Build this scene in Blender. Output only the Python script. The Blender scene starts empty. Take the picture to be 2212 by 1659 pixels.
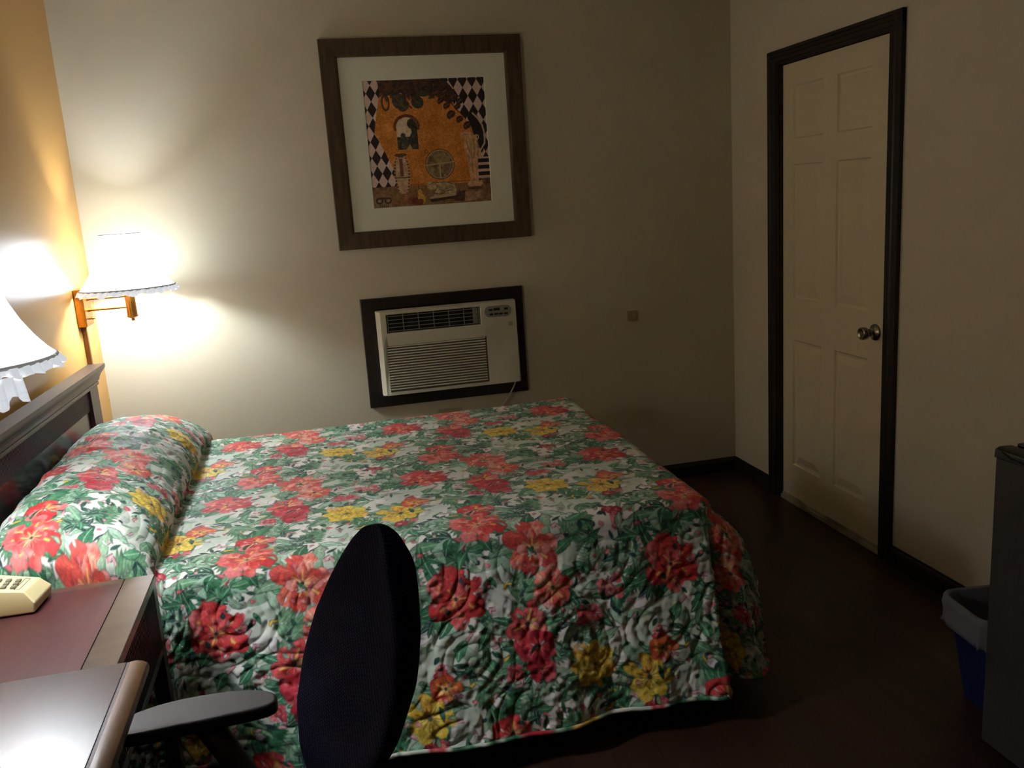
import bpy, bmesh, math, random
import numpy as np
from mathutils import Vector, Matrix
from math import sin, cos, pi, radians

scene = bpy.context.scene
COL = scene.collection

# ------------------------------------------------------------------ camera
CAM = Vector((0.9576, -4.188, 1.5289))
YAW, PITCH, ROLL = 0.2150, -0.2103, -0.0668
fwd = Vector((sin(YAW) * cos(PITCH), cos(YAW) * cos(PITCH), sin(PITCH)))
r0 = fwd.cross(Vector((0, 0, 1))).normalized()
u0 = r0.cross(fwd)
right = cos(ROLL) * r0 + sin(ROLL) * u0
up = -sin(ROLL) * r0 + cos(ROLL) * u0
cam_data = bpy.data.cameras.new('camera')
cam_data.sensor_fit = 'HORIZONTAL'
cam_data.sensor_width = 36.0
cam_data.lens = 1884.0 / 2212 * 36.0
cam_data.clip_start = 0.02
cam = bpy.data.objects.new('camera', cam_data)
M = Matrix((right, up, -fwd)).transposed().to_4x4()
M.translation = CAM
cam.matrix_world = M
COL.objects.link(cam)
scene.camera = cam

# ------------------------------------------------------------------ world, exposure
world = bpy.data.worlds.new('world')
scene.world = world
world.use_nodes = True
world.node_tree.nodes['Background'].inputs[0].default_value = (0.9, 0.85, 0.7, 1)
world.node_tree.nodes['Background'].inputs[1].default_value = 0.0
vs = scene.view_settings
vs.view_transform = 'Standard'
vs.look = 'None'
vs.gamma = 1.0
vs.use_curve_mapping = False
vs.exposure = 0.35
scene.cycles.adaptive_threshold = 0.03
scene.cycles.use_light_tree = False
scene.cycles.max_bounces = 7
scene.cycles.diffuse_bounces = 4
scene.cycles.glossy_bounces = 3
BULB_E = 620.0        # glow of each frosted bulb
SHADE_E = 7.5         # glow of the lit shades

# ------------------------------------------------------------------ helpers
def lin(c):
    return tuple(((v / 255.0) / 12.92 if v <= 10.31 else (((v / 255.0) + 0.055) / 1.055) ** 2.4) for v in c)

def mat(name, col, rough=0.6, spec=0.5, metal=0.0, coat=0.0, coat_rough=0.1, emit=None, es=0.0,
        noise=None, bump=None, sheen=0.0, alpha=1.0, trans=0.0):
    m = bpy.data.materials.new(name)
    m.use_nodes = True
    nt = m.node_tree
    b = nt.nodes['Principled BSDF']
    b.inputs['Base Color'].default_value = (*lin(col), 1)
    b.inputs['Roughness'].default_value = rough
    b.inputs['Specular IOR Level'].default_value = spec
    b.inputs['Metallic'].default_value = metal
    b.inputs['Coat Weight'].default_value = coat
    b.inputs['Coat Roughness'].default_value = coat_rough
    b.inputs['Sheen Weight'].default_value = sheen
    b.inputs['Alpha'].default_value = alpha
    b.inputs['Transmission Weight'].default_value = trans
    if emit:
        b.inputs['Emission Color'].default_value = (*lin(emit), 1)
        b.inputs['Emission Strength'].default_value = es
    tc = nt.nodes.new('ShaderNodeTexCoord')
    if noise:   # (second colour, scale xyz, detail, low, high)
        c2, sc, det, lo, hi = noise
        mp = nt.nodes.new('ShaderNodeMapping')
        mp.inputs['Scale'].default_value = sc
        n = nt.nodes.new('ShaderNodeTexNoise')
        n.inputs['Scale'].default_value = 1.0
        n.inputs['Detail'].default_value = det
        n.inputs['Distortion'].default_value = 0.4
        r = nt.nodes.new('ShaderNodeValToRGB')
        r.color_ramp.elements[0].position = lo
        r.color_ramp.elements[1].position = hi
        r.color_ramp.elements[0].color = (*lin(col), 1)
        r.color_ramp.elements[1].color = (*lin(c2), 1)
        nt.links.new(tc.outputs['Object'], mp.inputs[0])
        nt.links.new(mp.outputs[0], n.inputs[0])
        nt.links.new(n.outputs[0], r.inputs[0])
        nt.links.new(r.outputs[0], b.inputs['Base Color'])
    if bump:    # (scale, strength, distance)
        n2 = nt.nodes.new('ShaderNodeTexNoise')
        n2.inputs['Scale'].default_value = bump[0]
        n2.inputs['Detail'].default_value = 3
        bp = nt.nodes.new('ShaderNodeBump')
        bp.inputs['Strength'].default_value = bump[1]
        bp.inputs['Distance'].default_value = bump[2]
        nt.links.new(tc.outputs['Object'], n2.inputs[0])
        nt.links.new(n2.outputs[0], bp.inputs['Height'])
        nt.links.new(bp.outputs[0], b.inputs['Normal'])
    return m

def attr_mat(name, attr, rough=0.75, spec=0.3, sheen=0.0):
    m = bpy.data.materials.new(name)
    m.use_nodes = True
    nt = m.node_tree
    b = nt.nodes['Principled BSDF']
    a = nt.nodes.new('ShaderNodeAttribute')
    a.attribute_name = attr
    nt.links.new(a.outputs['Color'], b.inputs['Base Color'])
    b.inputs['Roughness'].default_value = rough
    b.inputs['Specular IOR Level'].default_value = spec
    b.inputs['Sheen Weight'].default_value = sheen
    return m

def obj(name, bm, m, parent=None, smooth=False, bevel=0.0, loc=None, rotz=0.0, segs=2):
    me = bpy.data.meshes.new(name)
    bmesh.ops.recalc_face_normals(bm, faces=bm.faces)
    bm.to_mesh(me)
    bm.free()
    if smooth:
        me.polygons.foreach_set('use_smooth', [True] * len(me.polygons))
    if m:
        me.materials.append(m)
    o = bpy.data.objects.new(name, me)
    COL.objects.link(o)
    if parent:
        o.parent = parent
    if loc:
        o.location = loc
    o.rotation_euler.z = rotz
    if bevel > 0:
        md = o.modifiers.new('bevel', 'BEVEL')
        md.width = bevel
        md.segments = segs
        md.limit_method = 'ANGLE'
        md.angle_limit = radians(35)
        if not smooth:
            me.polygons.foreach_set('use_smooth', [True] * len(me.polygons))
            wn = o.modifiers.new('wn', 'WEIGHTED_NORMAL')
            wn.keep_sharp = False
    return o

def tag(o, label=None, cat=None, group=None, kind=None):
    if label: o['label'] = label
    if cat: o['category'] = cat
    if group: o['group'] = group
    if kind: o['kind'] = kind
    return o

def empty(name, loc, label, cat, group=None):
    o = bpy.data.objects.new(name, None)
    o.empty_display_size = 0.05
    COL.objects.link(o)
    o.location = loc
    return tag(o, label, cat, group)

def box(bm, x0, x1, y0, y1, z0, z1, mtx=None):
    vs_ = [bm.verts.new(Vector((x, y, z))) for z in (z0, z1) for y in (y0, y1) for x in (x0, x1)]
    for f in ((0, 2, 3, 1), (4, 5, 7, 6), (0, 1, 5, 4), (2, 6, 7, 3), (0, 4, 6, 2), (1, 3, 7, 5)):
        bm.faces.new([vs_[i] for i in f])
    if mtx:
        for v in vs_: v.co = mtx @ v.co
    return vs_

def prism(bm, pts, axis, a0, a1):
    """extrude a closed 2D outline along an axis (0,1,2); pts are the other two coordinates in order."""
    def P(p, a):
        c = [0, 0, 0]
        o = [i for i in range(3) if i != axis]
        c[axis] = a; c[o[0]] = p[0]; c[o[1]] = p[1]
        return Vector(c)
    A = [bm.verts.new(P(p, a0)) for p in pts]
    B = [bm.verts.new(P(p, a1)) for p in pts]
    n = len(pts)
    bm.faces.new(A); bm.faces.new(B[::-1])
    for i in range(n):
        bm.faces.new((A[i], B[i], B[(i + 1) % n], A[(i + 1) % n]))

def lathe(bm, prof, n=32, mtx=Matrix(), close=True, rfun=None):
    """prof = [(r,z)...] about z"""
    rings = []
    for k, (r, z) in enumerate(prof):
        ring = []
        for i in range(n):
            a = 2 * pi * i / n
            rr = r * (rfun(a, k) if rfun else 1)
            ring.append(bm.verts.new(mtx @ Vector((rr * cos(a), rr * sin(a), z))))
        rings.append(ring)
    for a, b in zip(rings, rings[1:]):
        for i in range(n):
            bm.faces.new((a[i], a[(i + 1) % n], b[(i + 1) % n], b[i]))
    if close:
        bm.faces.new(rings[0][::-1]); bm.faces.new(rings[-1])
    return rings

def tube(bm, pts, r, n=10, caps=True, flat=1.0):
    pts = [Vector(p) for p in pts]
    rings = []
    prev = None
    for i, p in enumerate(pts):
        t = (pts[min(i + 1, len(pts) - 1)] - pts[max(i - 1, 0)]).normalized()
        if prev is None:
            a = t.orthogonal().normalized()
        else:
            a = (prev - t * prev.dot(t)).normalized()
        prev = a
        b = t.cross(a)
        rr = r[i] if isinstance(r, (list, tuple)) else r
        rings.append([bm.verts.new(p + rr * (cos(2 * pi * k / n) * a + flat * sin(2 * pi * k / n) * b)) for k in range(n)])
    for A, B in zip(rings, rings[1:]):
        for k in range(n):
            bm.faces.new((A[k], A[(k + 1) % n], B[(k + 1) % n], B[k]))
    if caps:
        bm.faces.new(rings[0][::-1]); bm.faces.new(rings[-1])

def new(): return bmesh.new()

# ------------------------------------------------------------------ materials
M_wall = mat('beige_wall_paint', (204, 197, 172), 0.75, 0.25, noise=((209, 202, 178), (3, 3, 3), 3, .3, .7), bump=(260, 0.25, 0.0015))
M_orange = mat('ochre_wall_paint', (208, 156, 82), 0.30, 0.55, noise=((212, 162, 90), (2, 2, 2), 2, .3, .7), bump=(180, 0.06, 0.001))
M_ceil = mat('ceiling_paint', (205, 196, 176), 0.9, 0.2, bump=(150, 0.3, 0.002))
M_trim = mat('dark_brown_trim_paint', (29, 23, 19), 0.38, 0.4, noise=((35, 27, 22), (6, 6, 40), 4, .3, .7))
M_door = mat('door_paint', (214, 202, 170), 0.55, 0.35, bump=(90, 0.05, 0.001))
M_chrome = mat('brushed_steel', (150, 145, 132), 0.28, 0.5, 1.0)
M_dwood = mat('espresso_wood', (46, 35, 36), 0.36, 0.45, noise=((60, 46, 44), (30, 4, 30), 5, .3, .75), coat=0.2, coat_rough=0.25)
M_dwood2 = mat('espresso_gloss_panel', (34, 22, 22), 0.22, 0.5, noise=((42, 27, 26), (20, 3, 20), 4, .3, .75), coat=0.5, coat_rough=0.15)
M_rtop = mat('red_brown_laminate', (74, 34, 37), 0.42, 0.45, noise=((58, 26, 29), (30, 3, 5), 5, .3, .7), coat=0.3, coat_rough=0.35)
M_ntrim = mat('worn_walnut_border', (74, 56, 40), 0.38, 0.5, noise=((56, 42, 31), (8, 26, 8), 5, .3, .7), coat=0.4, coat_rough=0.25)
M_desk = mat('desk_laminate', (72, 55, 56), 0.27, 0.55, noise=((54, 42, 44), (10, 10, 5), 4, .3, .7), coat=0.3, coat_rough=0.22)
M_deskedge = mat('desk_oak_nosing', (126, 88, 54), 0.42, 0.5, noise=((98, 66, 40), (30, 5, 30), 5, .3, .7), coat=0.2)
M_groove = mat('dark_groove', (48, 18, 16), 0.5)
M_black = mat('black_plastic', (22, 22, 24), 0.5, 0.4, bump=(700, 0.1, 0.0005))
M_arm = mat('arm_pad_polyurethane', (46, 46, 50), 0.42, 0.5, bump=(900, 0.12, 0.0005))
M_brass = mat('antique_brass', (196, 140, 62), 0.3, 0.5, 1.0, noise=((170, 112, 42), (40, 40, 40), 3, .3, .7))
M_brassdark = mat('brown_wire_cover', (120, 78, 36), 0.4, 0.4, 0.3)
M_beige = mat('beige_phone_plastic', (226, 210, 158), 0.42, 0.45)
M_key = mat('grey_phone_keys', (120, 118, 100), 0.5)
M_ac = mat('off_white_plastic', (205, 203, 182), 0.5, 0.4)
M_acback = mat('louvre_shadow_plastic', (104, 102, 88), 0.7)  # darkened colour paints in the shade between the slats
M_acdark = mat('vent_interior_black', (12, 12, 12), 0.6)
M_acgrey = mat('control_panel_grey', (138, 140, 126), 0.45)
M_frame = mat('distressed_bronze_wood', (94, 74, 46), 0.5, 0.4, noise=((54, 42, 27), (60, 60, 8), 6, .25, .75))
M_mat = mat('cream_mat_board', (226, 228, 205), 0.6, 0.3)
M_cord = mat('white_power_cord', (190, 188, 170), 0.5)
M_plate = mat('beige_wall_plate', (186, 172, 140), 0.5)
M_plate2 = mat('brown_tinted_plate', (168, 150, 112), 0.5)
M_fridge = mat('silver_grey_steel_door', (62, 60, 60), 0.55, 0.4, 0.15, noise=((56, 54, 54), (4, 300, 4), 3, .3, .7))
M_fblack = mat('fridge_black_plastic', (20, 19, 19), 0.32, 0.5)
M_bin = mat('blue_bin_plastic', (12, 26, 72), 0.5, 0.4)
M_bag = mat('clear_bin_bag', (150, 152, 162), 0.35, 0.4, alpha=0.5)
M_mattress = mat('mattress_ticking', (222, 216, 204), 0.8)
M_steel = mat('bed_frame_metal', (60, 56, 52), 0.5, 0.5, 0.6)
M_sweep = mat('worn_white_threshold', (176, 168, 146), 0.6, 0.3, noise=((120, 108, 88), (20, 8, 20), 5, .35, .75))

# floor: dark red-brown planks running along y
M_floor = bpy.data.materials.new('dark_plank_floor')
M_floor.use_nodes = True
nt = M_floor.node_tree
b = nt.nodes['Principled BSDF']
tc = nt.nodes.new('ShaderNodeTexCoord')
mp = nt.nodes.new('ShaderNodeMapping'); mp.inputs['Rotation'].default_value = (0, 0, radians(90))
br = nt.nodes.new('ShaderNodeTexBrick')
br.inputs['Scale'].default_value = 1.0
br.inputs['Brick Width'].default_value = 1.2
br.inputs['Row Height'].default_value = 0.125
br.inputs['Mortar Size'].default_value = 0.0012
br.inputs['Color1'].default_value = (*lin((74, 49, 38)), 1)
br.inputs['Color2'].default_value = (*lin((56, 37, 29)), 1)
br.inputs['Mortar'].default_value = (*lin((22, 12, 9)), 1)
n1 = nt.nodes.new('ShaderNodeTexNoise'); n1.inputs['Scale'].default_value = 6; n1.inputs['Detail'].default_value = 6
mp2 = nt.nodes.new('ShaderNodeMapping'); mp2.inputs['Scale'].default_value = (9, 0.8, 1)
mx = nt.nodes.new('ShaderNodeMix'); mx.data_type = 'RGBA'; mx.blend_type = 'MULTIPLY'
mx.inputs[0].default_value = 0.55
nt.links.new(tc.outputs['Object'], mp.inputs[0]); nt.links.new(mp.outputs[0], br.inputs[0])
nt.links.new(tc.outputs['Object'], mp2.inputs[0]); nt.links.new(mp2.outputs[0], n1.inputs[0])
nt.links.new(br.outputs[0], mx.inputs[6]); nt.links.new(n1.outputs[0], mx.inputs[7])
nt.links.new(mx.outputs[2], b.inputs['Base Color'])
b.inputs['Roughness'].default_value = 0.42
b.inputs['Specular IOR Level'].default_value = 0.4

# ------------------------------------------------------------------ room shell
L = 3.089
YB = -6.2
ZC = 2.62
def slab(name, x0, x1, y0, y1, z0, z1, m):
    bm = new(); box(bm, x0, x1, y0, y1, z0, z1)
    return tag(obj(name, bm, m), kind='structure')
slab('floor', -0.12, L + 0.12, YB - 0.12, 0.12, -0.1, 0.0, M_floor)
slab('ceiling', -0.12, L + 0.12, YB - 0.12, 0.12, ZC, ZC + 0.1, M_ceil)
slab('wall_left', -0.12, 0.0, YB - 0.12, 0.0, 0.0, ZC, M_orange)
slab('wall_back', -0.12, L + 0.12, 0.0, 0.12, 0.0, ZC, M_wall)
slab('wall_front', -0.12, L + 0.12, YB - 0.12, YB, 0.0, ZC, M_wall)
# right wall with a recess for the door
DY0, DY1, DZ = -0.470, -1.252, 2.030
bm = new()
box(bm, L, L + 0.12, DY0, 0.0, 0, ZC)
box(bm, L, L + 0.12, YB, DY1, 0, ZC)
box(bm, L, L + 0.12, DY1, DY0, DZ, ZC)
tag(obj('wall_right', bm, M_wall), kind='structure')

def baseboard(name, pts_axis, a0, a1, base, sgn):
    """profile: 0.076 high, moulded top"""
    prof = [(0, 0), (0.014, 0), (0.014, 0.055), (0.010, 0.066), (0.006, 0.070), (0.005, 0.0763), (0, 0.0763)]
    bm = new()
    if pts_axis == 0:
        prism(bm, [(base + sgn * p[0], p[1]) for p in prof], 0, a0, a1)
    else:
        prism(bm, [(base + sgn * p[0], p[1]) for p in prof], 1, a0, a1)
    return tag(obj(name, bm, M_trim), kind='structure')
baseboard('baseboard_back', 0, 0.0, L, 0.0, -1)
baseboard('baseboard_left', 1, YB, -0.0145, 0.0, 1)
baseboard('baseboard_right', 1, -0.386, -0.0145, L, -1)
o = baseboard('baseboard_right', 1, YB, -1.328, L, -1)

# door casing
bm = new()
cas = [(0, 0), (0.018, 0), (0.018, 0.018), (0.013, 0.022), (0.013, 0.040), (0.017, 0.046), (0.015, 0.066), (0.008, 0.070), (0.008, 0.084), (0, 0.084)]
# (depth into room, offset from outer edge toward the opening)
prism(bm, [(L - d, -0.386 - w) for d, w in cas], 2, 0, 2.09)
prism(bm, [(L - d, -1.327 + w * 0.905) for d, w in cas], 2, 0, 2.09)
def pr(bm, pts, y0, y1): prism(bm, pts, 1, y0, y1)
pr(bm, [(L - d - 0.0004, 2.0902 - w * 0.72) for d, w in cas], -1.327, -0.386)
tag(obj('trim_1', bm, M_trim), kind='structure')
# jamb lining
bm = new()
box(bm, L - 0.004, L + 0.10, DY0 - 0.012, DY0, 0, DZ)
box(bm, L - 0.004, L + 0.10, DY1, DY1 + 0.012, 0, DZ)
box(bm, L - 0.004, L + 0.10, DY1, DY0, DZ - 0.004, DZ + 0.008)
tag(obj('trim_2', bm, M_trim), kind='structure')

# door slab with six moulded panels (one mesh: rails, stiles and panels)
sy0, sy1 = -0.486, -1.238
bm = new()
XF = L + 0.006
cols = [(-0.572, -0.803), (-0.903, -1.134)]
rows = [(0.193, 0.800), (0.988, 1.591), (1.700, 1.927)]
ys = [sy0] + [c for p in cols for c in p] + [sy1]
zs = [0.016] + [c for p in rows for c in p] + [2.022]
def q(bm, pts):
    bm.faces.new([bm.verts.new(Vector(p)) for p in pts])
for i in range(5):
    for j in range(7):
        if i in (1, 3) and j in (1, 3, 5):
            a, c, z0, z1 = ys[i], ys[i + 1], zs[j], zs[j + 1]
            # nested steps: sticking down, flat, bevel up to raised field
            steps = [(0, 0), (0.006, 0.007), (0.016, 0.009), (0.046, 0.003), (0.05, 0.002)]
            prev = None
            for s, dx in steps:
                ring = [(XF + dx, a - s, z0 + s), (XF + dx, c + s, z0 + s), (XF + dx, c + s, z1 - s), (XF + dx, a - s, z1 - s)]
                if prev:
                    for k in range(4):
                        q(bm, [prev[k], prev[(k + 1) % 4], ring[(k + 1) % 4], ring[k]])
                prev = ring
            q(bm, prev)
        else:
            q(bm, [(XF, ys[i], zs[j]), (XF, ys[i + 1], zs[j]), (XF, ys[i + 1], zs[j + 1]), (XF, ys[i], zs[j + 1])])
bmesh.ops.remove_doubles(bm, verts=bm.verts, dist=1e-5)
XB = XF + 0.035
q(bm, [(XB, sy0, zs[0]), (XB, sy1, zs[0]), (XB, sy1, zs[-1]), (XB, sy0, zs[-1])])
q(bm, [(XF, sy0, zs[0]), (XF, sy1, zs[0]), (XB, sy1, zs[0]), (XB, sy0, zs[0])])
q(bm, [(XF, sy0, zs[-1]), (XF, sy1, zs[-1]), (XB, sy1, zs[-1]), (XB, sy0, zs[-1])])
q(bm, [(XF, sy0, zs[0]), (XB, sy0, zs[0]), (XB, sy0, zs[-1]), (XF, sy0, zs[-1])])
q(bm, [(XF, sy1, zs[0]), (XB, sy1, zs[0]), (XB, sy1, zs[-1]), (XF, sy1, zs[-1])])
bmesh.ops.remove_doubles(bm, verts=bm.verts, dist=1e-5)
door = tag(obj('door_1', bm, M_door), kind='structure')
# knob: axis -x
bm = new()
mt = Matrix.Translation((XF, -1.181, 0.915)) @ Matrix.Rotation(-pi / 2, 4, 'Y')
lathe(bm, [(0.0335, 0), (0.0335, 0.003), (0.031, 0.007), (0.022, 0.011), (0.0155, 0.016), (0.0150, 0.028), (0.018, 0.036),
           (0.0235, 0.042), (0.0255, 0.050), (0.0255, 0.060), (0.0235, 0.065), (0.019, 0.066), (0.0165, 0.063), (0.008, 0.062)], 40, mt)
k = obj('door_knob', bm, M_chrome, door, smooth=True)
tag(k, 'round brushed steel knob')
bm = new()
box(bm, XF - 0.012, XF + 0.03, sy1 - 0.004, sy0 + 0.004, 0.0, 0.021)
box(bm, XF - 0.006, XF + 0.001, sy1, sy0, 0.021, 0.034)
tag(obj('trim_3', bm, M_sweep, bevel=0.002), kind='structure')

# ------------------------------------------------------------------ framed picture
PX0, PX1, PZ0, PZ1 = 1.0908, 2.0123, 1.3394, 2.2668
fr = empty('framed_picture', (1.5515, 0, PZ0), 'square framed art print in a wide distressed bronze wood frame above the air conditioner', 'picture')
def rect_frame(bm, x0, x1, z0, z1, prof, y0=0.0):
    """prof: list of (inset, depth toward room)"""
    rings = []
    for s, dpt in prof:
        rings.append([bm.verts.new((x0 + s, y0 - dpt, z0 + s)), bm.verts.new((x1 - s, y0 - dpt, z0 + s)),
                      bm.verts.new((x1 - s, y0 - dpt, z1 - s)), bm.verts.new((x0 + s, y0 - dpt, z1 - s))])
    n = len(rings)
    for i in range(n):
        A, B = rings[i], rings[(i + 1) % n]
        for kk in range(4):
            bm.faces.new((A[kk], A[(kk + 1) % 4], B[(kk + 1) % 4], B[kk]))
bm = new()
w = 0.0785
rect_frame(bm, PX0, PX1, PZ0, PZ1, [(0, 0.002), (0, 0.028), (0.003, 0.031), (w - 0.012, 0.027), (w - 0.004, 0.024), (w, 0.016), (w, 0.002)])
o = obj('frame', bm, M_frame, fr); o.matrix_parent_inverse = Matrix.Translation(fr.location).inverted()
def par(o, p):
    o.parent = p
    p_loc = Matrix.Translation(p.location) @ Matrix.Rotation(p.rotation_euler.z, 4, 'Z')
    o.matrix_parent_inverse = p_loc.inverted()
    return o
ix0, ix1, iz0, iz1 = PX0 + w, PX1 - w, PZ0 + w, PZ1 - w
AX0, AX1, AZ0, AZ1 = 1.272, 1.834, 1.516, 2.084
bm = new()
rect_frame(bm, ix0 - 0.002, ix1 + 0.002, iz0 - 0.002, iz1 + 0.002, [(0, 0.004), (0, 0.0135), (AX0 - ix0, 0.0135), (AX0 - ix0 + 0.002, 0.0115), (AX0 - ix0 + 0.002, 0.004)])
par(obj('mat_board', bm, M_mat), fr)

# -- the print, painted on a fine grid of vertices
NA = 420
def paint_print():
    N = NA
    yy, xx = np.mgrid[0:N, 0:N].astype(float)
    X = xx / (N - 1); Y = yy / (N - 1)          # Y up
    rng = np.random.default_rng(5)
    def noise(sig):
        f = np.fft.fft2(rng.standard_normal((N, N)))
        kx = np.fft.fftfreq(N)[:, None]; ky = np.fft.fftfreq(N)[None]
        g = np.real(np.fft.ifft2(f * np.exp(-(kx**2 + ky**2) * (2 * (pi * sig)**2))))
        return g / g.std()
    n1, n2, n3 = noise(3), noise(10), noise(1.2)
    img = np.zeros((N, N, 3)); img[:] = (186, 116, 46)
    img += n2[..., None] * 5 + n3[..., None] * 4
    def put(m, c, a=1.0, tex=0.0):
        m = np.clip(m, 0, 1)[..., None] * a
        cc = np.array(c, float) + (n1[..., None] * tex)
        img[:] = img * (1 - m) + cc * m
    def soft(d): return np.clip(0.5 + d * N, 0, 1)
    def ell(cx, cy, rx, ry, ang=0.0):
        dx, dy = X - cx, Y - cy
        a = dx * cos(ang) + dy * sin(ang); b_ = -dx * sin(ang) + dy * cos(ang)
        return soft((1 - np.sqrt((a / rx)**2 + (b_ / ry)**2)) * min(rx, ry))
    def poly(p):
        inside = np.zeros((N, N), bool); n = len(p)
        for i in range(n):
            x1, y1 = p[i]; x2, y2 = p[(i + 1) % n]
            if y1 == y2: continue
            c_ = ((y1 > Y) != (y2 > Y)) & (X < (x2 - x1) * (Y - y1) / (y2 - y1) + x1)
            inside ^= c_
        return inside.astype(float)
    def line(pts, w_):
        m = np.zeros((N, N))
        for (x1, y1), (x2, y2) in zip(pts, pts[1:]):
            dx, dy = x2 - x1, y2 - y1
            t = np.clip(((X - x1) * dx + (Y - y1) * dy) / (dx * dx + dy * dy + 1e-9), 0, 1)
            m = np.maximum(m, soft(w_ - np.hypot(X - x1 - t * dx, Y - y1 - t * dy)))
        return m
    # harlequin diamonds, left and right
    def harl(px, py, ox, oy):
        a = (X - ox) / px + (Y - oy) / py; b_ = (X - ox) / px - (Y - oy) / py
        return ((np.floor(a) + np.floor(b_)) % 2 == 0).astype(float)
    left = X < np.interp(Y, [0, .17, .28, .45, .60, .75, .9, 1], [.26, .24, .2, .13, .06, .09, .13, .2])
    h = harl(0.075 * 1.0, 0.125, 0.02, 0.03)
    col_l = np.where(h[..., None] > 0.5, np.array((34, 26, 22.)), np.array((196, 172, 158.)))
    img[left] = col_l[left]
    right_ = X > np.interp(Y, [0, .3, .52, .65, .72, .85, .95, 1], [.88, .9, .93, .84, .78, .7, .62, .55])
    h = harl(0.078, 0.128, 0.93, 0.09)
    col_r = np.where(h[..., None] > 0.5, np.array((34, 26, 22.)), np.array((196, 172, 158.)))
    img[right_] = col_r[right_]
    # dark foliage shade at top
    top = poly([(0.12, 1.0), (0.12, .93), (0.17, .88), (.3, .9), (.42, .86), (.55, .9), (.62, .84), (.7, .8), (.76, .85), (.72, .93), (.66, 1.0)])
    put(top, (58, 38, 28), 1, 7)
    for i in range(60):
        cx = rng.uniform(.14, .72); cy = rng.uniform(.86, 1.0)
        put(ell(cx, cy, .028, .014, rng.uniform(0, pi)), [(52, 48, 34), (70, 44, 38), (40, 36, 28), (84, 54, 34)][i % 4], .8)
    # two big leaves, small leaf, loop
    put(ell(.285, .835, .062, .058, -.6), (62, 60, 44), 1, 5)
    put(ell(.315, .80, .04, .05, -.9), (62, 60, 44), 1, 5)
    put(line([(.24, .88), (.33, .78)], .003), (110, 84, 44))
    put(ell(.43, .825, .052, .048, -.6), (58, 58, 46), 1, 5)
    put(line([(.39, .86), (.47, .785)], .003), (104, 84, 46))
    put(ell(.49, .885, .04, .02, .1), (54, 56, 44))
    put(ell(.17, .83, .034, .065) - ell(.17, .83, .021, .05), (66, 40, 24))
    put(line([(.33, .88), (.34, .82), (.38, .78)], .005), (70, 42, 22))
    # ivy spray
    put(line([(.62, .92), (.70, .82), (.76, .74), (.86, .68)], .004), (60, 34, 22))
    for cx, cy, s_ in [(.58, .89, .026), (.64, .86, .03), (.62, .83, .026), (.67, .79, .028), (.73, .86, .03), (.78, .82, .03), (.70, .72, .036), (.77, .68, .03), (.83, .63, .034), (.76, .78, .026), (.66, .90, .024)]:
        put(ell(cx, cy, s_, s_ * .8, .4), (58, 36, 26), 1, 6)
        put(ell(cx - s_ * .5, cy - s_ * .5, s_ * .5, s_ * .6, .4), (70, 44, 28))
        put(line([(cx - s_ * .6, cy - s_ * .3), (cx + s_ * .6, cy + s_ * .4)], .002), (130, 92, 48))
    # arched niche with landscape
    put((ell(.325, .64, .108, .095) * (Y > .61)), (104, 54, 28), 1, 5)
    niche = np.maximum(ell(.325, .64, .084, .072) * (Y > .64), (np.abs(X - .325) < .084) * (Y <= .64) * (Y > .46))
    put(niche, (198, 180, 148), 1, 6)
    put(niche * (Y < .56), (62, 62, 50), 1, 8)
    tree = np.maximum.reduce([ell(.365, .66, .035, .04), ell(.39, .62, .03, .05), ell(.39, .55, .045, .05), ell(.29, .57, .02, .02)])
    put(niche * tree, (50, 50, 38), 1, 8)
    put(niche * poly([(.31, .46), (.34, .5), (.36, .46)]), (166, 130, 82))
    # jug (black) with handle and scroll
    put(poly([(.82, .72), (.86, .735), (.91, .72), (.95, .62), (.965, .5), (.95, .42), (.91, .38), (.89, .5), (.86, .62)]), (32, 26, 22))
    put(line([(.88, .72), (.92, .68), (.955, .62), (.97, .55), (.965, .48), (.93, .43), (.91, .42)], .007), (180, 160, 130))
    put(ell(.9, .53, .022, .022) - ell(.9, .53, .012, .012), (184, 160, 120))
    # stripes
    st = (X > .895) * (Y < .37) * (Y > .2)
    put(st, (34, 26, 22)); put(st * ((((Y - .2) / .052) % 1) < .42), (190, 166, 152))
    # table ledge
    put((Y < .17) & (X < .99), (120, 90, 56), 1, 7)
    put((Y < .2) * (X > .62) * (X > 1.1 - Y), (96, 66, 42), .8, 6)
    put(line([(.0, .172), (.99, .19)], .002), (90, 60, 34))
    # amphora vase
    vx = .255
    prof = np.interp(Y, [.11, .14, .25, .33, .38, .405, .425, .43], [.03, .045, .066, .062, .05, .036, .056, .06])
    vase = (np.abs(X - vx - .0) < prof) * (Y > .11) * (Y < .43)
    put(vase, (176, 142, 108), 1, 9)
    put(vase * (np.abs(X - vx) > prof * .78), (92, 62, 46)); put(vase * (Y > .4), (84, 58, 44))
    put(vase * (np.abs(Y - .24) < .004), (92, 62, 46)); put(vase * (Y > .25) * (Y < .39) * (np.abs(X - vx) < .014), (112, 66, 46))
    put(vase * (((Y * 40) % 1) < .3) * (np.abs(np.abs(X - vx) - prof * .9) < .01), (190, 160, 120))
    # armillary sphere
    put(ell(.575, .33, .108, .108), (112, 96, 64), 1, 12)
    put(ell(.60, .37, .06, .05), (150, 134, 90), .5)
    put(ell(.575, .33, .122, .122) - ell(.575, .33, .112, .112), (58, 44, 30))
    put(ell(.575, .33, .116, .116) - ell(.575, .33, .11, .11), (168, 148, 104))
    put(line([(.445, .325), (.70, .345)], .004), (174, 156, 114)); put(line([(.573, .32), (.573, .22)], .005), (174, 156, 114))
    put(ell(.47, .435, .016, .016) - ell(.47, .435, .011, .011), (80, 52, 28))
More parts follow.
